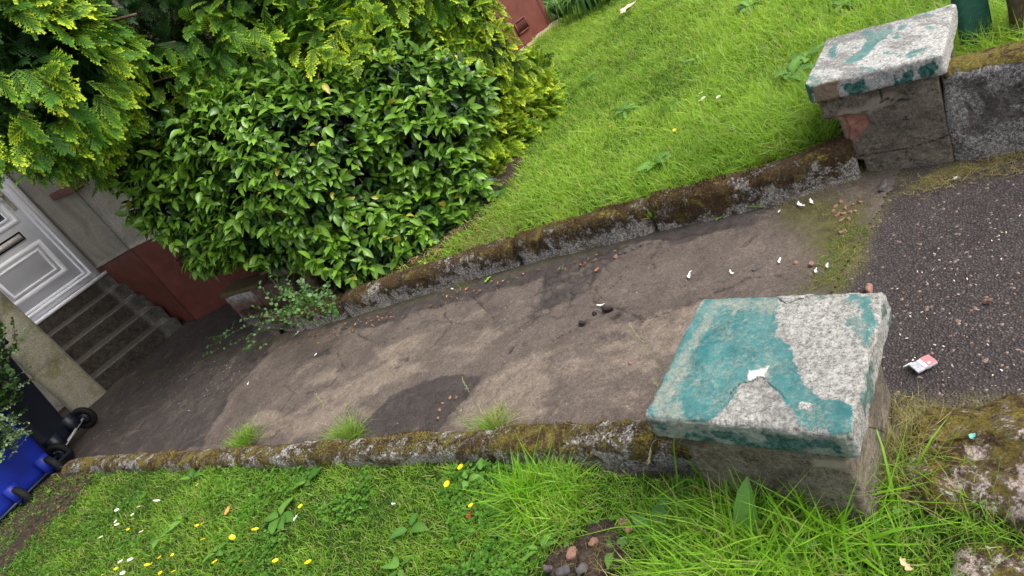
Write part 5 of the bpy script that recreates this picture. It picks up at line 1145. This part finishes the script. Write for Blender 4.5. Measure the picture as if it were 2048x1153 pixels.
def stalk(px, py, dz, tip, lab, seed=True):
    c0 = U(px, py, dz); t1 = at(*tip); rt = empty('grass_stalk', tuple(c0), lab, 'grass stalk', None); b = MB(); n_ = 12; t = np.linspace(0, 1, n_)[:, None]; L = c0 + (t1 - c0) * t + np.array([0, 0, .06]) * np.sin(t * math.pi) ** 1 * .6
    L -= c0; b.tube(L, np.linspace(.0011, .0006, n_), 5, (.20, .26, .09), False); rt_ = b.build('stem', M['weed'], rt)
    if seed:
        b = MB()
        for i_ in range(26):
            q = RNG.uniform(.62, .99); p_ = np.array([np.interp(q, t[:, 0], L[:, k]) for k in range(3)]); d_ = (L[-1] - L[-2]); d_ /= np.linalg.norm(d_); d_ = d_ + RNG.normal(0, .3, 3); d_ /= np.linalg.norm(d_); b.tube([p_, p_ + d_ * .006, p_ + d_ * .012], [.0006, .0018, .0004], 5, (.36, .36, .18), False)
        b.build('seed_head', M['weed'], rt)
def fwd(px, py, dz):
    p_ = U(px, py, dz); return float((p_ - np.array([0, 0, H])) @ FW)
stalk(1400, 850, .10, (1262, 655, fwd(1400, 850, .1) - .05), 'arching seed-headed grass stalk crossing the path left of the teal cap')
stalk(1370, 860, .10, (1308, 762, fwd(1370, 860, .1) - .03), 'short pale grass stalk beside the left corner of the teal cap')
stalk(1330, 880, .10, (1298, 925, fwd(1330, 880, .1) - .10), 'drooping seed head hanging over the left kerb by the teal-capped pillar')
stalk(700, 878, .08, (632, 790, fwd(700, 878, .08) - .05), 'thin grass stalk leaning left from the middle kerb joint')
stalk(704, 872, .08, (695, 812, fwd(700, 878, .08) - .05), 'thin upright grass stalk from the middle kerb joint')
stalk(985, 868, .06, (925, 758, fwd(985, 868, .06) - .05), 'tall thin grass stalk leaning left over the path from the right kerb joint')
stalk(990, 864, .06, (958, 775, fwd(985, 868, .06) - .05), 'second thin stalk right of the tall one over the path', False)
# --- thin grass and straw patches (ground cover)
def patchstuff(name, poly, nn, dz, h, cA, cB, straw, lab, wd=.0022, lean=.8, lift=None, soft=.02):
    poly = [U(*p, dz)[:2] for p in poly]; pa = np.array(poly); lo, hi = pa.min(0) - .03, pa.max(0) + .03; x = RNG.uniform(lo[0], hi[0], nn); y = RNG.uniform(lo[1], hi[1], nn)
    d_ = sdist(x, y, poly) + .03 * fbm(np.stack([x, y], 1), 12, 3, 2) + RNG.normal(0, soft, nn); P = np.stack([x, y, gz(x, y) + dz - .004], 1)[d_ > 0]
    V, F, C = merge(blades(P, h, wd, cA, cB, lean, straw=straw)); o = ob(name, V, F, M['grass'], None, C); tag(o, lab, 'grass', kind='stuff')
SA, SB = (.20, .15, .06), (.42, .36, .20)
patchstuff('grass_strip', [(1610, 582), (1680, 582), (1700, 520), (1735, 460), (1700, 440), (1650, 500), (1625, 540)], 3400, 0, .028, (.09, .17, .02), (.24, .33, .06), .25, 'strip of thin short grass between the path and the coarse tarmac')
patchstuff('dry_grass', [(1490, 420), (1560, 385), (1650, 370), (1740, 350), (1760, 400), (1700, 470), (1640, 440), (1560, 425)], 3800, 0, .022, (.13, .15, .04), (.34, .29, .14), .6, 'dry straw and thin grass at the foot of the broken gate pillar', lean=1.4)
patchstuff('dry_grass', [(1790, 388), (1900, 340), (2048, 296), (2048, 345), (1960, 355), (1850, 385)], 1700, 0, .035, SA, SB, .7, 'straw lying along the foot of the pitted grey wall', lean=2.)
patchstuff('dry_grass', [(1770, 800), (1830, 800), (1850, 900), (1800, 960), (1765, 900)], 1300, .10, .06, (.14, .18, .03), (.36, .32, .14), .6, 'wispy straw grass on the mossy ruined wall beside the pillar', lean=1.2, wd=.0018)
patchstuff('dry_grass', [(900, 500), (960, 470), (1050, 400), (1075, 425), (1010, 475), (930, 500)], 2200, .10, .04, (.10, .16, .03), (.36, .29, .14), .55, 'thin straw and grass at the edge of the soil under the shrub', lean=1.)

# ================================================================== LITTER (uncountable)
TLd = leaf_tpl(.05, .08, 1.1)
def litter(name, poly, nn, dz, size, cols, lab, cat, soft=.02, flat=.25, zn=.006):
    poly = [U(*p, dz)[:2] for p in poly]; pa = np.array(poly); lo, hi = pa.min(0) - .03, pa.max(0) + .03; x = RNG.uniform(lo[0], hi[0], nn); y = RNG.uniform(lo[1], hi[1], nn)
    d_ = sdist(x, y, poly) + RNG.normal(0, soft, nn); k = d_ > 0; x, y = x[k], y[k]; n_ = len(x); P = np.stack([x, y, gz(x, y) + dz + RNG.uniform(.001, zn, n_)], 1)
    D = np.stack([RNG.normal(size=n_), RNG.normal(size=n_), RNG.normal(0, flat, n_)], 1); X, Y, Z = frames(D, RNG.normal(0, .4, n_)); cc_ = np.array(cols)[RNG.integers(0, len(cols), n_)] * RNG.uniform(.6, 1.2, (n_, 1))
    V, F, C = instance(TLd[0] * [.8, 1, 1], TLd[1], X, Y, Z, P, size * RNG.uniform(.4, 1.3, n_), TLd[2], cc_); o = ob(name, V, F, M['dull'], None, C); tag(o, lab, cat, kind='stuff')
BR = [(.16, .08, .04), (.22, .13, .07), (.10, .06, .035), (.30, .20, .09), (.26, .10, .05)]
litter('leaf_litter', [(620, 672), (700, 648), (850, 608), (900, 592), (1060, 545), (1240, 500), (1240, 512), (1060, 562), (900, 612), (800, 640), (720, 665), (640, 690), (560, 700)], 3600, .003, .018, BR + [(.05, .09, .02)], 'dead leaf litter lying along the foot of the right kerb', 'leaf litter', .012, zn=.02)
litter('leaf_litter', [(860, 520), (900, 500), (960, 470), (1010, 440), (1060, 400), (1040, 360), (900, 400), (700, 480), (700, 540), (800, 545)], 5200, .10, .026, BR, 'brown leaf litter on the bare soil under the shrub', 'leaf litter', zn=.015)
litter('grit', [(150, 880), (380, 660), (640, 690), (900, 620), (1400, 470), (1560, 440), (1400, 820), (900, 845), (500, 880)], 1500, .003, .006, [(.5, .46, .4), (.36, .3, .22), (.28, .18, .1), (.6, .58, .54)], 'pale grit and tiny leaf fragments scattered over the path', 'grit', zn=.003)
litter('grit', [(60, 960), (215, 800), (300, 705), (420, 650), (560, 690), (500, 800), (380, 870), (200, 900)], 900, .003, .008, [(.4, .36, .3), (.36, .22, .14), (.28, .14, .08), (.6, .58, .54)], 'pale fragments scattered on the dark end of the path by the steps', 'grit', zn=.003)
litter('leaf_litter', [(80, 1000), (130, 930), (190, 940), (180, 1000), (110, 1080), (40, 1110)], 500, .06, .026, [(.10, .05, .028), (.07, .045, .03), (.16, .09, .05), (.03, .05, .015)], 'brown leaf litter on bare soil beside the bins', 'leaf litter', zn=.03)
litter('grit', [(1780, 560), (2048, 400), (2048, 780), (1800, 760)], 420, .0, .008, [(.6, .56, .5), (.3, .17, .1), (.4, .35, .25)], 'pale chips scattered on the coarse tarmac', 'grit', zn=.004)
# small rough soil mound with stones
mc = U(1175, 1125, .05); V, F, Nn = rbox((.22, .16, .055), .026, .0045); V = V + Nn * (.028 * fbm(V, 12, 4, 140) + .012 * fbm(V, 45, 3, 141))[:, None]
mo_ = ob('soil_mound', V, F, M['soil'], None, smooth=True, loc=tuple(mc - [0, 0, .022])); tag(mo_, 'patch of dug dark soil in the lawn at the bottom edge', 'soil patch')
patchstuff('dry_grass', [(1110, 1085), (1180, 1060), (1240, 1075), (1245, 1150), (1110, 1150)], 900, .085, .03, SA, SB, .8, 'dry root fibres lying on the dug soil', lean=2.2, wd=.0012)

# ================================================================== WEEDS, FLOWERS
def rosette(px, py, nl, L, wf, lab, up=.5, cA=(.05, .15, .02), cB=(.14, .30, .05), dz=.07, name='broad_leaf_weed', cat='weed', bend=.35, ang=None):
    c0 = U(px, py, dz); rt = empty(name, tuple(c0), lab, cat); tp = leaf_tpl(bend, .06, wf); a = (RNG.uniform(0, 6.28) + np.arange(nl) * 6.28 / nl + RNG.normal(0, .3, nl)) if ang is None else np.array(ang)
    D = np.stack([np.cos(a), np.sin(a), np.full(nl, up) + RNG.normal(0, .15, nl)], 1); X, Y, Z = frames(D, RNG.normal(0, .2, nl)); u = RNG.uniform(size=(nl, 1))
    V = tp[0].copy(); Vv, F, C = instance(V, tp[1], X, Y, Z, Y * .01, L * RNG.uniform(.7, 1.15, nl), tp[2], np.array(cA) * (1 - u) + np.array(cB) * u); Vv[:, 2] += .006 * fbm(Vv, 40, 2, px)
    ob('foliage', Vv, F, M['weed'], rt, C, True)
for a in ((1585, 150, 9, .13, 1.1, 'big dock weed with broad leaves in the lawn left of the far gate pillar', .6), (1612, 118, 6, .10, 1.1, 'smaller dock weed just above the big one near the far gate pillar', .6), (1310, 332, 7, .085, 1.3, 'pale broad-leaved weed beside the right kerb joint', .6), (1250, 222, 12, .11, .5, 'dark jagged-leaved weed in the middle of the right lawn', .25), (1345, 215, 7, .08, .6, 'small dark weed right of the jagged-leaved one', .3),
          (1500, 15, 7, .13, 1.0, 'broad-leaved weed at the top edge of the right lawn', .5), (1395, 120, 7, .10, .6, 'dark weed among the upper lawn daisies', .3), (1690, 12, 6, .10, 1., 'leafy weed at the top edge behind the far pillar cap', .5), (1175, 160, 6, .09, .6, 'small weed beside the lone daisy near the conifer', .3),
          (615, 965, 4, .075, 1.3, 'broad round-leaved weed just below the left kerb', .35), (560, 1035, 6, .085, 1.5, 'large-leaved dark weed in the left lawn with a white scrap beside it', .3), (820, 1058, 3, .075, 1.2, 'single folded broad leaf weed in the middle of the left lawn', .5), (935, 962, 3, .055, 1.1, 'small crinkled leaf weed right of two buttercups', .4),
          (962, 945, 2, .05, 1.3, 'small round leaf weed right of the crinkled one', .5), (1308, 1060, 3, .085, 1.1, 'pale upright broad leaf right of the soil patch', .7), (1225, 1103, 3, .075, .9, 'dock leaf lying over the edge of the soil patch', .3), (1095, 985, 3, .05, .8, 'folded leaf among the long blades near the kerb', .7),
          (320, 1078, 4, .065, 1.3, 'broad dark leaf weed among the lower left flowers', .3), (435, 1106, 4, .06, 1.2, 'round-leaved weed above the bottom edge, left of centre', .3), (385, 958, 4, .09, .9, 'broad leaf weed in the grass below the long mossy kerb', .5), (800, 1138, 5, .06, 1., 'low leafy weed at the bottom edge of the left lawn', .3), (105, 985, 5, .07, 1.2, 'young leafy weed on the bare soil beside the blue bin', .4),
          (365, 1040, 4, .07, 1.0, 'soft pale weed right of the daisies', .4), (1080, 1100, 4, .05, .8, 'small weed left of the soil patch', .4), (350, 620, 5, .04, 1.4, 'tiny green weed at the foot of the right end of the steps', .5), (1695, 352, 4, .05, 1.4, 'small bright weed at the base of the broken pillar', .6)):
    px_, py_, nl, L, wf, lab, up = a; dz = -.0 if (px_, py_) in ((350, 620), (1695, 352)) else (.15 if py_ < 420 else .06); rosette(px_, py_, nl, L, wf, lab, up, dz=dz)
rosette(1500, 1095, 1, .16, .75, 'single tall upright dock leaf below the teal-capped pillar', 2.2, ang=[.5], cA=(.13, .30, .05), cB=(.13, .30, .05), bend=.12)
rosette(1545, 1120, 3, .10, .9, 'low dock leaves right of the tall upright one', .5)
rosette(1470, 418, 3, .14, .55, 'flattened bright dandelion leaves lying at the foot of the right kerb', .05, dz=.012, cA=(.14, .33, .03), cB=(.18, .40, .04), ang=[2.4, 2.9, 5.4])
YEL = simple('buttercup_petal', (.80, .55, .005), .35, .5, .1, 40, 0); WHT = simple('daisy_petal', (.80, .80, .78), .6, .3, .05, 40, 0)
GRN = simple('flower_stem', (.08, .20, .02), .6, .3, .2, 40, 0)
def flower_mesh(kind):
    b = MB()
    if kind == 'b':
        for j in range(5):
            a = j * 1.2566; V = np.array([(0, .001, 0), (.0045, .004, .002), (.0060, .0085, .0045), (0, .0105, .0052), (-.0060, .0085, .0045), (-.0045, .004, .002)]); c, s_ = math.cos(a), math.sin(a)
            b.add(np.stack([V[:, 0] * c - V[:, 1] * s_, V[:, 0] * s_ + V[:, 1] * c, V[:, 2]], 1), np.array([[0, 1, 2, 3], [0, 3, 4, 5]]))
        V, F, Nn = rbox((.006, .006, .004), .0019, .001); b.add(V, F)
    else:
        for j in range(18):
            a = j * 2 * math.pi / 18; V = np.array([(-.0006, .0025, .001), (.0006, .0025, .001), (.0014, .0085, .002), (-.0014, .0085, .002)]); c, s_ = math.cos(a), math.sin(a)
            b.add(np.stack([V[:, 0] * c - V[:, 1] * s_, V[:, 0] * s_ + V[:, 1] * c, V[:, 2] + (j % 2) * .0004], 1), np.array([[0, 1, 2, 3]]))
    return b
def flower(kind, px, py, lab, group=None, dz=.07, hgt=.06, size=1.):
    size *= 1.3 if kind == 'd' else 1.
    head = U(px, py, dz + hgt * .5); zb_ = head[2] - hgt; rt = empty('buttercup' if kind == 'b' else 'daisy', (head[0], head[1], zb_), lab, 'buttercup' if kind == 'b' else 'daisy', group)
    b = MB(); tl = RNG.normal(0, .006, 2); b.tube([(0, 0, 0), (tl[0], tl[1], hgt * .6), (0, 0, hgt)], .0007, 5); b.build('stem', GRN, rt)
    f = flower_mesh(kind); V = np.concatenate(f.V) * size * RNG.uniform(.85, 1.15); t = RNG.normal(0, .3, 2); V[:, 2] += V[:, 0] * (t[0] - .15) + V[:, 1] * (t[1] - .25); f.V = [V]; f.build('petals', YEL if kind == 'b' else WHT, rt, loc=(0, 0, hgt))
    if kind == 'd':
        V, F, Nn = rbox((.0055, .0055, .003), .0014, .001); ob('flower_centre', V * size, F, YEL, rt, loc=(0, 0, hgt + .001))
lowb = [(257, 1060), (406, 1048), (395, 1052), (407, 1080), (358, 1096), (346, 1111), (320, 1116), (295, 1131), (303, 1129), (244, 1129), (233, 1139), (348, 1144), (330, 1141), (322, 1147)]
for p in lowb: flower('b', *p, 'small yellow buttercup in the crowded patch at the lower left of the grass', 'buttercups crowded at the lower left', size=1.0)
for p, lab in (((512, 1060), 'yellow buttercup right of the crowded lower left patch, uppermost of that side'), ((466, 1076), 'yellow buttercup just right of the crowded lower left patch'), ((431, 1125), 'yellow buttercup above the bottom edge, left of the pair of brighter ones'), ((487, 1124), 'yellow buttercup near the bottom edge between two others'), ((552, 1123), 'bright open buttercup near the bottom edge, left of the rightmost low one'), ((618, 1126), 'rightmost of the buttercups along the bottom edge'), ((602, 1014), 'buttercup beside the large dark weed leaves'), ((922, 936), 'buttercup nearest the kerb, above two others'), ((895, 970), 'buttercup below and left of the one nearest the kerb'), ((943, 1012), 'big open buttercup over a reddish leaf in the left lawn')): flower('b', *p, lab, size=1.15)
flower('b', 1222, 254, 'lone buttercup beside the dark jagged weed on the right lawn', dz=.12, size=1.1); flower('b', 1350, 262, 'lone buttercup below the four daisies on the right lawn', dz=.12, size=1.1); flower('b', 1531, 8, 'buttercup at the top edge of the right lawn', dz=.12, size=1.2)
for p in [(234, 1021), (265, 1030), (266, 1039), (278, 1014), (231, 1044), (234, 1050), (226, 1056), (283, 1064), (298, 1063)]: flower('d', *p, 'small white daisy in the loose cluster on the lower left grass', 'daisies clustered at the lower left')
for p in [(261, 1120), (241, 1124), (246, 1147), (205, 1151), (202, 1075)]: flower('d', *p, 'small white daisy near the bottom left corner among buttercups', 'daisies near the bottom left corner')
for p, lab in (((314, 1002), 'lone daisy above the lower left cluster'), ((395, 970), 'lone daisy nearest the long mossy kerb')): flower('d', *p, lab)
for p, lab in (((1183, 154), 'lone daisy on the grass right of the conifer'), ((1431, 55), 'right daisy of the upper pair on the right lawn'), ((1421, 63), 'left daisy of the upper pair on the right lawn'), ((1437, 195), 'daisy right of the small group in the middle of the right lawn'), ((1320, 103), 'lone daisy between the conifer and the upper pair')): flower('d', *p, lab, dz=.12, size=1.2)
for p in [(1402, 187), (1407, 197), (1402, 202), (1381, 210)]: flower('d', *p, 'white daisy in the small group in the middle of the right lawn', 'daisies grouped on the right lawn', dz=.12, size=1.2)

# ================================================================== SCRAPS, STONES, LEAVES
def scrap(px, py, L, ang, lab, mat='paper', name='paint_flake', cat='flake', wd=.27, dz=.008, seed=0, group=None, curl=.25):
    c0 = U(px, py, dz); n_ = 9; t = np.linspace(-.5, .5, n_); r = np.random.default_rng(seed + int(px)); V = []
    for i, u in enumerate(t):
        w0 = wd * (1 - abs(u) ** 2.2 * 3.4) * r.uniform(.55, 1.25) * (1 - .5 * u); mid_ = .09 * math.sin(u * 4 + r.uniform(0, 3))
        for q in (-.5, 0, .5): V.append((u, mid_ + q * w0, curl * abs(q) * w0 + .10 * r.uniform(0, 1) + .12 * abs(u)))
    V = np.array(V) * L; Vb = V.copy(); Vb[:, 2] -= .0009; F = grid_faces(n_, 3); k = len(V); c, s_ = math.cos(ang), math.sin(ang)
    W = np.concatenate([V, Vb]); W = np.stack([W[:, 0] * c - W[:, 1] * s_, W[:, 0] * s_ + W[:, 1] * c, W[:, 2]], 1)
    o = ob(name, W, [np.concatenate([F, F[:, ::-1] + k])], M[mat] if isinstance(mat, str) else mat, None, loc=tuple(c0)); tag(o, lab, cat, group); return o
for a in ((1588, 387, .055, 1.2, 'curled white flake on straw, uppermost by the broken pillar'), (1602, 410, .050, 1.4, 'left white flake of the pair on straw below the uppermost one'), (1624, 404, .045, 1.2, 'right white flake of the pair on straw'), (1526, 405, .030, 1., 'small white flake beside the dandelion leaves'), (1559, 423, .018, .3, 'tiny white flake at the edge of the straw patch'),
          (1560, 522, .036, .9, 'white flake on the path nearest the grass strip'), (1380, 551, .048, .9, 'white flake on the path, leftmost of the three in a row'), (1463, 545, .036, 1.4, 'slim white flake between two others on the path'), (1632, 542, .030, .8, 'lower white flake on the grass strip'), (1655, 532, .030, .9, 'upper white flake on the grass strip'), (1202, 611, .042, 2.4, 'white flake standing beside a black tar lump'),
          (595, 668, .055, .8, 'grey-white curled scrap below the trailing sprigs'), (497, 768, .040, 1.5, 'star-shaped white scrap at the edge of the dark wet patch'), (675, 625, .035, 1.2, 'crumpled white scrap in the litter under the shrub'), (905, 578, .028, 1.9, 'small white scrap at the foot of the right kerb'), (632, 710, .028, .7, 'cream torn bit beside the square dark stain'), (592, 1036, .030, .7, 'white scrap on the large-leaved weed in the left lawn'), (787, 1008, .026, 2.3, 'pale scrap caught in the left lawn grass'), (500, 990, .018, .5, 'tiny pale petal-like scrap in the left lawn'), (1148, 1098, .020, .5, 'white fleck on the dug soil')):
    dz = .07 if (a[1] > 930) else .008
    scrap(*a[:4], a[4], name='white_scrap', cat='scrap', dz=dz)
lf = lambda n_, c: simple(n_, c, .6, .3, .2, 60, .2)
scrap(635, 643, .060, .9, 'pale yellow dead leaf on the path below the shrub', lf('yellow_leaf', (.50, .42, .12)), 'fallen_leaf', 'leaf', .5)
scrap(977, 560, .055, .7, 'curled bright green leaf at the foot of the right kerb', lf('green_leaf', (.16, .36, .03)), 'fallen_leaf', 'leaf', .35)
scrap(457, 1022, .050, 1.2, 'orange-tan dead leaf lying on the left lawn', lf('tan_leaf', (.50, .27, .07)), 'fallen_leaf', 'leaf', .5, dz=.07)
scrap(940, 1030, .045, 1.3, 'reddish brown dead leaf under the big open buttercup', lf('red_leaf', (.22, .05, .02)), 'fallen_leaf', 'leaf', .4, dz=.06)
scrap(1195, 540, .035, .8, 'orange-brown leaf fragment on the dark cracked path', lf('rust_leaf', (.34, .14, .06)), 'fallen_leaf', 'leaf', .5)
scrap(935, 578, .035, .5, 'rusty leaf beside green weeds at the kerb foot', lf('rust_leaf', (.34, .14, .06)), 'fallen_leaf', 'leaf', .5)
scrap(1135, 345, .03, .5, 'small rust-coloured leaf on the right lawn near the conifer', lf('rust_leaf', (.34, .12, .05)), 'fallen_leaf', 'leaf', .5, dz=.13)
scrap(1812, 1130, .035, 1.5, 'tan curled leaf in the grass left of the stone block', lf('tan_leaf', (.55, .40, .22)), 'fallen_leaf', 'leaf', .5, dz=.09)
scrap(180, 962, .05, .9, 'small dark plastic piece on the soil by the left kerb end', 'navy', 'plastic_piece', 'litter', .5, dz=.06)
tuft(920, 572, .0, 90, .03, .035, 'small weed tuft growing at the foot of the worn kerb under the shrub', straw=.3)
# stones
def stone(px, py, r, mat, lab, group=None, dz=None, cat='stone', fl=.6):
    c0 = U(px, py, .0 if dz is None else dz); V, F, Nn = rbox((r * 2, r * 1.5, r * 2 * fl), r * .42, r * .22); rr = np.random.default_rng(int(px * 7 + py)); sd = rr.uniform(0, 90); V = V + Nn * (r * .62 * fbm(V / r, .9, 3, sd))[:, None]; V *= [rr.uniform(.7, 1.3), rr.uniform(.7, 1.2), rr.uniform(.7, 1.2)]; V += .25 * V[:, [1, 2, 0]] * rr.uniform(-1, 1)
    a = rr.uniform(0, 6.28); c, s_ = math.cos(a), math.sin(a); V = np.stack([V[:, 0] * c - V[:, 1] * s_, V[:, 0] * s_ + V[:, 1] * c, V[:, 2] - r * .15], 1)
    o = ob('stone', V, F, M[mat], None, smooth=False, loc=tuple(c0)); tag(o, lab, cat, group)
for p in [(1672, 415), (1683, 405), (1692, 418), (1700, 428), (1688, 430), (1676, 432), (1706, 412), (1698, 440), (1712, 424), (1684, 442), (1722, 405), (1668, 425)]: stone(*p, .009, 'red_stone', 'small pinkish stone in the heap at the foot of the broken pillar', 'pink stones heaped by the broken pillar')
for p, r, mt, lab in (((1165, 648), .012, 'dark_stone', 'black tar lump on the path, leftmost of three'), ((1190, 630), .012, 'dark_stone', 'black tar lump below the standing white flake'), ((1218, 621), .017, 'dark_stone', 'largest flat black tar lump on the path'), ((1740, 583), .014, 'red_stone', 'reddish stone at the right corner behind the teal cap'),
                      ((1262, 728), .010, 'red_stone', 'pink stone alone on the pale part of the path'), ((1335, 775), .013, 'red_stone', 'pink stone beside the left edge of the teal cap'), ((1685, 466), .014, 'red_stone', 'tan stone in the moss below the pink heap'), ((1623, 531), .013, 'red_stone', 'brown stone left of the grass strip'), ((1592, 528), .009, 'red_stone', 'small brown stone on the path near a white flake'), ((1512, 540), .014, 'grey_stone', 'flat grey stone on the path between flakes'),
                      ((1768, 378), .024, 'grey_stone', 'pale grey stone at the right foot of the broken pillar'), ((1188, 1090), .016, 'red_stone', 'pink stone on the far side of the dug soil'), ((1142, 1112), .018, 'red_stone', 'tan-pink stone on the left of the dug soil'), ((1165, 1145), .019, 'grey_stone', 'largest rounded grey stone on the dug soil'), ((1128, 1148), .018, 'grey_stone', 'dark grey stone left of the largest one on the dug soil'), ((1100, 1140), .016, 'grey_stone', 'dark stone at the left rim of the dug soil'), ((1250, 1048), .012, 'red_stone', 'dull pink stone in the grass right of the dug soil'), ((1258, 1060), .013, 'red_stone', 'second pink stone in the grass right of the dug soil'),
                      ((1232, 515), .010, 'red_stone', 'small stone at the foot of the right kerb'), ((1975, 605), .008, 'red_stone', 'small orange chip on the coarse tarmac')):
    stone(*p, r, mt, lab, dz=(.078 if p[0] < 1200 else .06) if p[1] > 1000 else None)
for p in [(880, 822), (885, 808), (900, 797), (913, 797), (877, 838)]: stone(*p, .008, 'red_stone', 'small pink stone in the row across the dark wet patch', 'pink stones on the dark wet patch')
for p in [(1268, 499), (1284, 492), (1240, 508), (1254, 504), (1300, 488)]: stone(*p, .010, 'grey_stone', 'small grey stone in the row along the foot of the right kerb', 'grey stones along the kerb foot')
# crushed card packet, cardboard scrap
pk = U(1846, 728, .012); pk[2] = .006
pr_ = empty('crushed_packet', tuple(pk), 'crushed pink and grey card packet lying on the coarse tarmac', 'packet')
ca = U(1872, 716, .01)[:2] - U(1828, 738, .01)[:2]; ca = ca / np.linalg.norm(ca); cb = np.array([-ca[1], ca[0]])
def pkV(V): V = np.asarray(V, float) * .86; return np.stack([V[:, 0] * ca[0] + V[:, 1] * cb[0], V[:, 0] * ca[1] + V[:, 1] * cb[1], V[:, 2]], 1)
PINK = simple('faded_pink_card', (.55, .19, .20), .6, .3, .12, 80, .2); GREY = simple('grey_card', (.38, .39, .44), .6, .3, .25, 120, .2)
V, F, Nn = rbox((.070, .046, .009), .002, .0016); V = V + Nn * (.0012 * fbm(V, 90, 3, 3))[:, None]; ob('sleeve', pkV(V), F, GREY, pr_, smooth=False)
def sheet(x0, x1, y0, y1, z, mat, name):
    gx_, gy_ = np.meshgrid(np.linspace(x0, x1, 12), np.linspace(y0, y1, 10), indexing='ij'); V = np.stack([gx_.ravel(), gy_.ravel(), z + 0 * gx_.ravel()], 1); V[:, 2] += .0010 * fbm(V * [1, 1, 0], 90, 3, 3); ob(name, pkV(V), grid_faces(12, 10), mat, pr_)
sheet(.004, .036, -.021, .023, .0108, PINK, 'pink_panel'); sheet(-.008, .004, -.020, .020, .0109, M['paper'], 'white_band')
b = MB(); th = np.linspace(0, 6.28, 15)[:-1]; V = np.array([(.014 + .005 * math.cos(a) , -.012 + .0045 * math.sin(a), .0125) for a in th] + [(.014, -.012, .0127)]); b.add(pkV(V), np.array([[i, (i + 1) % 14, 14] for i in range(14)])); b.build('white_mark', M['paper'], pr_)
b = MB(); b.box((-.036, .027, .004), (.03, .003, .006)); b.V = [pkV(np.concatenate(b.V))]; b.build('torn_edge', M['paper'], pr_)
scrap(1258, 22, .26, .5, 'torn beige cardboard piece lying on the grass near the top edge', 'card', 'cardboard_piece', 'cardboard', .42, dz=.16, curl=.5)
scrap(1484, 16, .09, 1.0, 'crumpled white scrap on the lawn at the top edge', 'paper', 'white_scrap', 'scrap', .6, dz=.16)
scrap(1912, 357, .022, .4, 'teal paint chip on the tarmac below the pitted wall', M['cap_far'], 'paint_chip', 'chip', .7, dz=.01)
scrap(1945, 873, .018, .4, 'small teal paint chip on the mossy ruined wall', simple('teal_chip', (.14, .40, .33), .6), 'paint_chip', 'chip', .7, dz=.12)
